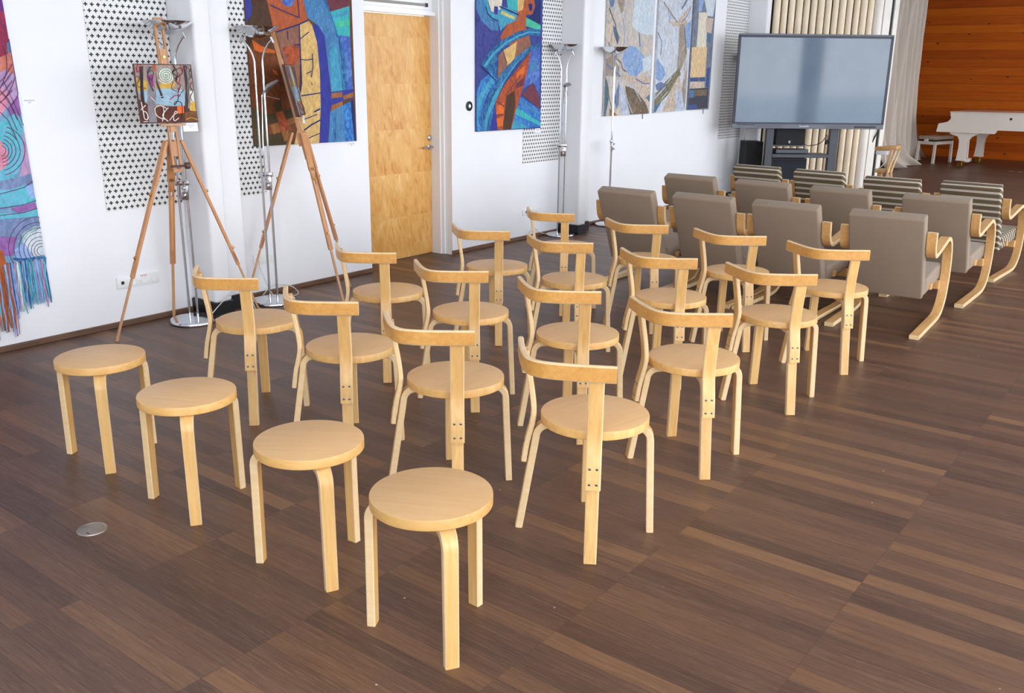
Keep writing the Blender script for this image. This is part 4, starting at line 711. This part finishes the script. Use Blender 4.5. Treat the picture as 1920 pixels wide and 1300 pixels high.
def device(name,x,y,z,dims,label,cat,parts):
    t=empty(name,tvpt(x,y,z),tr)
    for nm,m,bs in parts:
        bm=bmesh.new()
        for b in bs: bx(bm,*b,0,.004 if nm in('cabinet','case') else 0,1)
        link(nm,bm,m,t,smooth=False)
    return tag(t,label,cat)
mk=[(-.004,.018,-.0025,0,.02,.024),(-.004,.018,-.0025,0,.046,.05),(-.004,0,-.0025,0,.024,.046),(.014,.018,-.0025,0,.024,.046),(.003,.011,-.0028,0,.031,.039)]
device('loudspeaker',.80,.11,.734,0,'black loudspeaker with white emblem on the upper shelf under the screen','loudspeaker',[('cabinet','blackm',[(-.19,.19,.004,.22,0,.30)]),('grille',plain('speaker_mesh',S(26,27,30),.8),[(-.18,.18,0,.004,.008,.29)]),('emblem','white_plastic',[(a-.012,b-.012,c,d,e_,f_) for a,b,c,d,e_,f_ in mk])])
device('amplifier',.84,.10,.617,0,'flat dark amplifier on the lower shelf under the screen','amplifier',[('case',plain('amp_case',S(48,53,62),.4),[(-.215,.215,.004,.24,.006,.058)]),('front_panel',plain('amp_front',S(66,72,82),.4),[(-.21,.21,0,.004,.012,.052)]),('control_button','charcoal',[(.10+.03*k,.112+.03*k,-.003,0,.028,.036) for k in range(3)])])
device('subwoofer',.845,.19,0,0,'large dark floor speaker cabinet under the lower shelf','loudspeaker',[('cabinet',plain('sub_case',S(34,40,50),.5),[(-.235,.235,.004,.40,0.01,.552)]),('grille',plain('sub_mesh',S(28,33,42),.8),[(-.225,.225,0,.004,.03,.54)])])
device('floor_speaker',.40,.30,0,0,'black cabinet on the floor left of the screen stand','loudspeaker',[('cabinet','blackm',[(-.115,.115,.004,.3,0,.755)]),('grille',plain('cab_mesh',S(20,21,22),.85),[(-.105,.105,0,.004,.02,.74)])])
bm=bmesh.new(); tube(bm,smoothpath([tvpt(1.005,.2,.82),tvpt(1.03,.2,.735),tvpt(1.12,.2,.72),tvpt(1.24,.18,.76),tvpt(1.285,.12,.86),tvpt(1.295,.12,.79)],6),.005,6); tube(bm,[tvpt(1.29,.12,.80),tvpt(1.285,.12,.74)],.016,8)
tag(ground(link('cable',bm,'black')),'thin black cable sagging from the loudspeaker to the screen stand post','cable')
# ================================================================== SCREEN OF ROUND SLATS BEHIND IT
ps=empty('slat_screen',(-4.75,13.2,0)); A0=Vector((-5.235,12.66)); A1=Vector((-4.262,13.93)); dd=(A1-A0).normalized(); L0=(A1-A0).length; nn=Vector((-dd.y,dd.x))
mpi=Matrix.Translation((4.75,-13.2,0))
def pk(name,bm,m,**k):
    bmesh.ops.transform(bm,matrix=mpi,verts=bm.verts[:]); return link(name,bm,m,ps,**k)
bm=bmesh.new(); q=lambda s_,o_:A0+dd*s_+nn*o_
prism(bm,[tuple(q(-.05,.13)),tuple(q(1.62,.13)),tuple(q(1.62,.16)),tuple(q(-.05,.16))],lambda x,y,z:Vector((x,y,z)),0,4.3); pk('backing_panel',bm,'darkback',smooth=False)
for k in range(14):
    c=q(.03+.1125*k,0); r=.042 if k%3 else .047; bm=bmesh.new(); lathe(bm,[(0,0),(r,0),(r,4.3),(0,4.3)],(c.x,c.y,0),20); pk('slat',bm,'cream')
c=q(1.615,0); bm=bmesh.new(); lathe(bm,[(0,0),(.066,0),(.066,4.3),(0,4.3)],(c.x,c.y,0),28); pk('end_slat',bm,'creamw')
def post(name,s0_,s1_,o0,o1,m):
    bm=bmesh.new(); prism(bm,[tuple(q(s0_,o0)),tuple(q(s1_,o0)),tuple(q(s1_,o1)),tuple(q(s0_,o1))],lambda x,y,z:Vector((x,y,z)),0,4.3); pk(name,bm,m,smooth=False)
post('edge_board',1.70,1.815,-.02,.03,'creamw'); post('gap_shade',1.815,1.86,.0,.03,'black'); post('edge_post',1.86,1.93,-.03,.05,'creamw')  # black strip stands for the shaded gap between board and post
tag(ps,'wall-high screen of upright cream round slats behind the big display','slat screen')
cc=q(1.83,-.03); bm=bmesh.new()
tube(bm,smoothpath([(cc.x,cc.y-.01,1.35),(cc.x+.004,cc.y-.012,1.05),(cc.x,cc.y-.02,.86),(cc.x-.05,cc.y-.03,.70),(cc.x-.07,cc.y-.03,.62)],6),.008,6)
for k in range(5): tube(bm,smoothpath([(cc.x-.02-.012*k,cc.y-.03,.78-.02*k),(cc.x-.05-.01*k,cc.y-.04,.70-.015*k),(cc.x-.075-.008*k,cc.y-.03,.60)],4),.012,6)
tag(ground(link('cable',bm,'black')),'coil of black cable hanging on the end post of the slat screen','cable')
# ================================================================== CURTAIN
bm=bmesh.new(); nu,nv=110,24; grid=[]
for j in range(nv+1):
    v=j/nv; z=.012+4.25*(1-v)
    low=max(0,(v-.86)/.14); row=[]
    for i in range(nu+1):
        u=i/nu
        y=17.2+(19.05-17.2)*u+(v**6)*(.75*u+.25*math.sin(u*9))
        x=-5.02+.035*u+.085*math.sin(u*44+1.2*math.sin(v*3+u*5))*(.65+.5*v)+.04*math.sin(u*97+v*4)
        x+=low**2*(.30*math.sin(u*15+.6)**2+.05)*(1 if u<.55 else max(.1,1-(u-.55)*5)); y+=low**2*.35*math.sin(u*13+1.)
        row.append(bm.verts.new((x,y,z if j<nv else .012+.03*abs(math.sin(u*21)))))
    grid.append(row)
for j in range(nv):
    for i in range(nu): bm.faces.new((grid[j][i],grid[j][i+1],grid[j+1][i+1],grid[j+1][i]))
bmesh.ops.solidify(bm,geom=bm.faces[:],thickness=.006)
tag(ground(link('curtain',bm,'curtain',ang=80)),'long greige stage curtain trailing on the floor beside the piano bench','curtain')
# ================================================================== BIRCH STAND BY THE POST
fs=empty('folding_stand',(-3.70,13.25,0))
def fk(name,m,fn,par=fs):
    bm=bmesh.new(); fn(bm); return link(name,bm,m,par)
fk('top_rail','arm_birch',lambda b:box(b,(.0,0,.668),(.29,.20,.05),Matrix.Rotation(-.10,3,'Y'),0,.006))
for y_ in (-.085,.085):
    fk('leg','arm_birch',lambda b:tube(b,smoothpath([(.075,y_,.64),(.055,y_,.45),(.075,y_,.25),(.115,y_,.01)],6),[.013]*19,8))
    fk('leg','birch_cut',lambda b:tube(b,smoothpath([(.135,y_,.64),(.085,y_,.45),(.045,y_,.25),(.0,y_,.01)],6),[.013]*19,8))
fk('shelf','arm_birch',lambda b:box(b,(-.03,0,.36),(.17,.15,.05),None,0,.006))
fk('back_leg','arm_birch',lambda b:box(b,(-.07,.03,.17),(.06,.06,.34),None,0,.006))
bx_=fk('white_box','white_gloss',lambda b:box(b,(-.055,-.02,.605),(.15,.13,.06),None,0,.008))
fk('cable','white_plastic',lambda b:tube(b,smoothpath([(0.0,-.09,.59),(.02,-.10,.5),(-.02,-.10,.43),(-.06,-.095,.40),(-.1,-.09,.36)],6),.006,6))
tag(fs,'small birch folding stand with white box and cable at the slat screen end','stand')
# ================================================================== PIANO (keyboard at the left, tail out of frame)
PY0,PY1=18.74,20.28
pn=empty('grand_piano',(-3.4,19.5,0)); mp2=Matrix.Translation((3.4,-19.5,0))
def pp(name,bm,m,par=pn,**k):
    bmesh.ops.transform(bm,matrix=mp2,verts=bm.verts[:]); return link(name,bm,m,par,**k)
side=[(-4.40,.634),(-4.378,.785),(-4.30,.800),(-4.225,.822),(-4.185,.862),(-4.175,.90),(-4.192,.945),(-4.19,.985),(-2.0,.985),(-2.0,.70),(-3.37,.70),(-3.405,.634)]
body=[p for p in side]
bm=bmesh.new(); prism(bm,side,lambda x,z,d:Vector((x,d,z)),PY0,PY0+.05); prism(bm,side,lambda x,z,d:Vector((x,d,z)),PY1-.05,PY1)
bx(bm,-4.15,-2.0,PY0+.05,PY1-.05,.70,.98); bx(bm,-4.38,-4.15,PY0+.05,PY1-.05,.634,.70); pp('case',bm,'piano',ang=25)
bm=bmesh.new(); bx(bm,-4.205,-2.0,PY0-.012,PY1+.012,.986,1.008,0,.006); pp('lid',bm,'piano')
bm=bmesh.new(); bx(bm,-4.36,-4.17,PY0+.16,PY1-.16,.70,.735); kb=pp('keyboard',bm,'white_gloss')
bm=bmesh.new()
for k in range(50):
    if k%7 not in (2,6): yk=PY0+.19+k*.0235; bx(bm,-4.29,-4.18,yk,yk+.011,.735,.747)
pp('black_keys',bm,'black',kb,smooth=False)
bm=bmesh.new(); bx(bm,-4.19,-4.17,PY0+.05,PY1-.05,.735,.95); pp('fall_board',bm,'piano')
def pleg(x,y,front):
    pr=[(-.235,.634),(-.235,.60),(-.10,.565),(-.066,.50),(-.058,.36),(-.072,.155),(-.082,.128),(.082,.128),(.072,.155),(.066,.36),(.078,.48),(.13,.56),(.23,.612),(.235,.634)]
    bm=bmesh.new(); prism(bm,pr,lambda a,z,d:Vector((x+a,d,z)),y-.07,y+.07); l=pp('leg',bm,'piano',ang=40)
    bm=bmesh.new(); bx(bm,x-.05,x+.05,y-.05,y+.05,.10,.128,0,.004); tube(bm,[(x-.012,y-.03,.045),(x-.012,y+.03,.045)],.045,16); tube(bm,[(x+.03,y-.012,.045),(x+.03,y+.012,.045)],.045,14); pp('caster',bm,'brass',l)
pleg(-3.93,PY0+.12,1); pleg(-3.885,PY1-.14,1); pleg(-2.25,19.5,1)
bm=bmesh.new()
for yy in (19.42,19.58): tube(bm,[(-4.0,yy,.64),(-3.975,yy,.12)],.018,10)
bx(bm,-4.06,-3.90,19.36,19.64,.06,.13,0,.01); ly=pp('pedal_lyre',bm,'piano')
for yy in (19.43,19.5,19.57):
    bm=bmesh.new(); box(bm,(-4.10,yy,.085),(.10,.022,.010),None,0,.004); pp('pedal',bm,'brass',ly)
bm=bmesh.new(); lathe(bm,[(0,0),(.022,0),(.02,.006),(0,.008)],n=14); bmesh.ops.transform(bm,matrix=Matrix.Translation((-3.18,PY0,.905))@Matrix.Rotation(PI/2,4,'X'),verts=bm.verts[:]); pp('side_lock',bm,'black')
tag(pn,'white grand piano on the dark stage, closed lid','piano')
pb=empty('piano_bench',(-4.60,19.66,0),math.radians(-15)+PI/2*0)
def pbk(name,m,fn,par=pb):
    bm=bmesh.new(); fn(bm); return link(name,bm,m,par)
pbk('seat_pad','bench_pad',lambda b:box(b,(0,0,.485),(.36,.66,.07),None,0,.012))
pbk('pad_gap_shade',plain('bench_dark_gap',S(56,48,38),.5),lambda b:box(b,(0,0,.435),(.33,.64,.05),None,0,.004))  # dark box stands for the shaded gap under the pad
pbk('apron','piano',lambda b:box(b,(0,0,.385),(.36,.66,.06),None,0,.004))
for x_ in (-.165,.165):
    for y_ in (-.31,.31):
        def lg(b):
            beam(b,(x_*1.04,y_*1.03,0),(x_,y_,.415),.045,.045,Vector((1,0,0)))
        pbk('leg','piano',lg)
for sy in (-1,1): pbk('height_knob','white_gloss',lambda b:tube(b,[(0,sy*.32,.435),(0,sy*.385,.435)],.030,16))
tag(pb,'white adjustable piano bench with padded seat left of the piano','bench')
# ================================================================== LIGHT AND CAMERA
w=bpy.data.worlds.new('daylight'); SC.world=w; w.use_nodes=True; nt=w.node_tree; bg=nt.nodes['Background']
tc=nt.nodes.new('ShaderNodeTexCoord'); sx=nt.nodes.new('ShaderNodeSeparateXYZ'); rp=nt.nodes.new('ShaderNodeValToRGB')
nt.links.new(tc.outputs['Generated'],sx.inputs[0]); nt.links.new(sx.outputs[2],rp.inputs[0]); nt.links.new(rp.outputs[0],bg.inputs[0])
rp.color_ramp.elements[0].position=0.; rp.color_ramp.elements[0].color=(.93,.95,1,1); rp.color_ramp.elements[1].position=.7; rp.color_ramp.elements[1].color=(.78,.88,1,1)
bg.inputs[1].default_value=WORLD
for i,(a,b) in enumerate(op):
    l=bpy.data.lights.new('window_portal','AREA'); l.shape='RECTANGLE'; l.size=3.2; l.size_y=b-a; l.cycles.is_portal=True
    o=bpy.data.objects.new('window_portal',l); COL.objects.link(o); o.location=(RX+.32,(a+b)/2,2.08); o.rotation_euler=(0,PI/2,0)
for i,(a,b) in enumerate(ob):
    l=bpy.data.lights.new('window_portal','AREA'); l.shape='RECTANGLE'; l.size=b-a; l.size_y=2.75; l.cycles.is_portal=True
    o=bpy.data.objects.new('window_portal',l); COL.objects.link(o); o.location=((a+b)/2,-3.32,2.33); o.rotation_euler=(PI/2,0,0)
f,pit,roll,H,yaw=1717.8433,.2888059,.0110619,1.5757876,-.6520139
fw=Vector((math.sin(yaw)*math.cos(pit),math.cos(yaw)*math.cos(pit),-math.sin(pit))); r=Vector((math.cos(yaw),-math.sin(yaw),0)); u=r.cross(fw)
c,s=math.cos(roll),math.sin(roll); r2=r*c+u*s; u2=-r*s+u*c
cd=bpy.data.cameras.new('camera'); cam=bpy.data.objects.new('camera',cd); COL.objects.link(cam)
cd.sensor_width=36; cd.sensor_fit='HORIZONTAL'; cd.lens=f/1920*36; cd.clip_end=200
m=Matrix((r2,u2,-fw)).transposed().to_4x4(); m.translation=(0,0,H); cam.matrix_world=m
SC.camera=cam
SC.view_settings.view_transform='Standard'; SC.view_settings.look='None'; SC.view_settings.gamma=1; SC.view_settings.use_curve_mapping=False
SC.view_settings.exposure=EXPO
SC.cycles.use_denoising=True; SC.cycles.max_bounces=10; SC.cycles.diffuse_bounces=6; SC.cycles.sample_clamp_indirect=8
